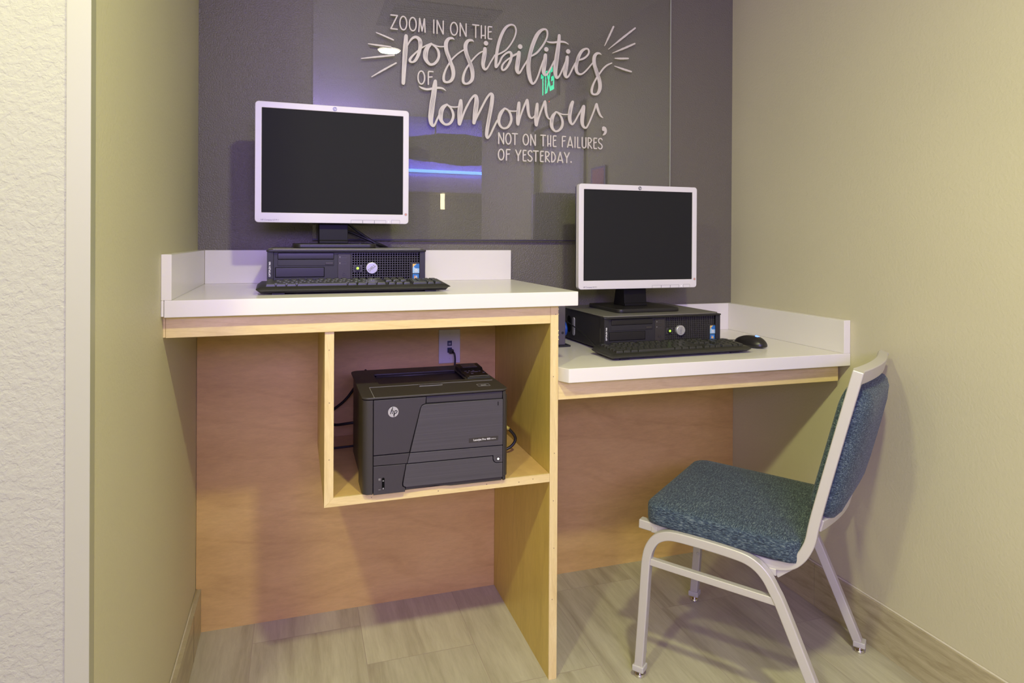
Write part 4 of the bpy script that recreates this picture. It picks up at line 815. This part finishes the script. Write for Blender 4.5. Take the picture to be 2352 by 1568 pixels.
# ---------------------------------------------------------------- what the glass shows: lobby behind the camera
def downlight(x, y, label, r=0.07):
    T = thing('ceiling_light', label, 'ceiling light', (x, y, CEIL), group='round ceiling lights')
    b = B(); b.ring([(r*1.22*math.cos(k*0.19635), r*1.22*math.sin(k*0.19635)) for k in range(32)], [(r*math.cos(k*0.19635), r*math.sin(k*0.19635)) for k in range(32)], -0.006, 0.0, 'z'); b.build('trim_ring', CEILM, T)
    b = B(); b.disc((0, 0), r, -0.004, -0.001, 'z', 32); b.build('diffuser', mat('lamp_face', (1, 1, 1), 0.5, emit=(1.0, 0.93, 0.75), estr=9.0), T)
downlight(1.62, -1.87, 'round ceiling light mirrored in the glass, left of the word possibilities')
downlight(0.577, -1.89, 'round ceiling light in front of the left partition end')
T = thing('ceiling_vent', 'square ceiling vent mirrored in the top of the glass', 'vent', (1.78, -1.20, CEIL))
b = B(); b.ring(rrect(-0.29, 0.29, -0.21, 0.21, 0.004, 2), rrect(-0.24, 0.24, -0.16, 0.16, 0.004, 2), -0.008, 0.0, 'z'); b.build('frame', mat('vent_frame', (0.30, 0.28, 0.23), 0.5), T)
b = B()
for k in range(9): b.box(-0.24, 0.24, -0.155+k*0.036, -0.135+k*0.036, -0.006, -0.001)
b.build('slat', mat('vent_slat', (0.22, 0.20, 0.17), 0.5), T)
T = thing('exit_sign', 'green lit exit sign mirrored in the glass under the word possibilities', 'sign', (XR-0.16, -1.615, 2.170))
b = B(); b.box(-0.012, 0.012, -0.16, 0.14, -0.105, 0.105); b.build('casing', mat('sign_casing', (0.30, 0.29, 0.27), 0.4), T, 0.003)
for s in (-1,):
    text('letters', 'EXIT', 0.185, mat('exit_green', (0.02, 0.3, 0.15), 0.5, emit=(0.02, 0.85, 0.42), estr=10.0), T, (s*0.0130, -0.01, 0.0), (math.pi/2, 0, -math.pi/2), sx=0.60, bold=0.006)
b = B(); b.tube([(0, 0, 0.105), (0, 0, CEIL-2.175)], 0.012, 10); b.build('stem', METAL, T)
b = B(); b.disc((0.02, -0.122), 0.004, -0.0140, -0.0120, 'x', 10); b.build('test_light', mat('red_light', (0.6, 0.05, 0.03), 0.4, emit=(1, 0.1, 0.04), estr=9.0), T)
T = thing('framed_notice', 'red framed notice on the right wall, mirrored above the right monitor', 'sign', (XR-0.012, -1.235, 1.47))
b = B(); b.box(-0.0, 0.012, -0.10, 0.09, -0.15, 0.15); b.build('frame', mat('dark_frame', (0.05, 0.04, 0.045), 0.4), T, 0.002)
b = B(); b.box(-0.0015, 0.0, -0.078, 0.072, -0.13, 0.138); b.build('notice', mat('red_notice', (0.55, 0.13, 0.07), 0.5), T)
# blue lit bar front, dark stone bulkhead, warm wall light and added amber glow panel in the lounge
T = thing('lit_counter', 'bar with a blue light strip along its shelf, mirrored beside the left monitor', 'bar', (2.2, -4.75, 0))
b = B(); b.prism([(-1.6, 0.12), (1.6, -0.10), (1.6, -0.5), (-1.6, -0.28)], 1.70, 1.86, 'z'); b.build('shelf', mat('bar_shelf', (0.42, 0.37, 0.30), 0.5), T)
b = B(); b.prism([(-1.6, 0.135), (1.6, -0.085), (1.6, -0.10), (-1.6, 0.12)], 1.905, 1.935, 'z'); b.build('light_strip', mat('blue_strip', (0.1, 0.2, 1), 0.5, emit=(0.16, 0.42, 1.0), estr=13.0), T)
b = B(); b.prism([(-1.6, 0.10), (1.6, -0.12), (1.6, -0.14), (-1.6, 0.08)], 1.86, 2.60, 'z'); b.build('back_board', mat('bar_board', (0.36, 0.34, 0.46), 0.5), T)
b = B(); b.box(-1.6, 1.6, -0.52, -0.45, 0.0, 1.70); b.build('front', mat('bar_front', (0.30, 0.27, 0.24), 0.5), T)
T = thing('stone_canopy', 'dark rough stone canopy over the blue strip, mirrored in the glass', 'canopy', (2.75, -4.56, 2.135))
b = B(); n = 20; rings = []
for i in range(13):
    u = -1+2*i/12; r = math.sqrt(max(0.02, 1-u*u*0.96)); rings.append([b.bm.verts.new((u*0.80, 0.10*r*math.cos(2*math.pi*k/n)*(1+0.12*math.sin(k*2.1+i)), 0.155*r*math.sin(2*math.pi*k/n)*(1+0.10*math.sin(k*1.7+i*1.3)))) for k in range(n)])
for a, c in zip(rings, rings[1:]):
    for k in range(n): b._f([a[k], a[(k+1) % n], c[(k+1) % n], c[k]])
b._f(rings[0][::-1]); b._f(rings[-1]); b.build('stone', mat('dark_stone', (0.075, 0.062, 0.052), 0.45), T)
b = B(); b.tube([(0.3, 0, 0.10), (0.3, 0, 0.60)], 0.008, 8); b.tube([(-0.3, 0, 0.10), (-0.3, 0, 0.60)], 0.008, 8); b.build('hanger', METAL, T)
T = thing('wall_light', 'small warm light on the bar front, mirrored between the monitors', 'lamp', (2.62, -4.99, 1.62))
b = B(); b.disc((0, 0), 0.024, -0.09, 0.09, 'z', 16); b.build('shade', mat('warm_lamp', (1, 0.9, 0.7), 0.5, emit=(1.0, 0.85, 0.5), estr=14.0), T)

T = thing('amber_glow_panel', 'added glowing amber panel on a post, mirrored in the glass under the left monitor', 'light', (1.70, -5.6, 1.18))
b = B(); AMB = mat('amber_glow', (0.9, 0.5, 0.1), 0.5, emit=(1.0, 0.52, 0.10), estr=5.0)  # glowing panel made up for an amber-lit shape in the glass
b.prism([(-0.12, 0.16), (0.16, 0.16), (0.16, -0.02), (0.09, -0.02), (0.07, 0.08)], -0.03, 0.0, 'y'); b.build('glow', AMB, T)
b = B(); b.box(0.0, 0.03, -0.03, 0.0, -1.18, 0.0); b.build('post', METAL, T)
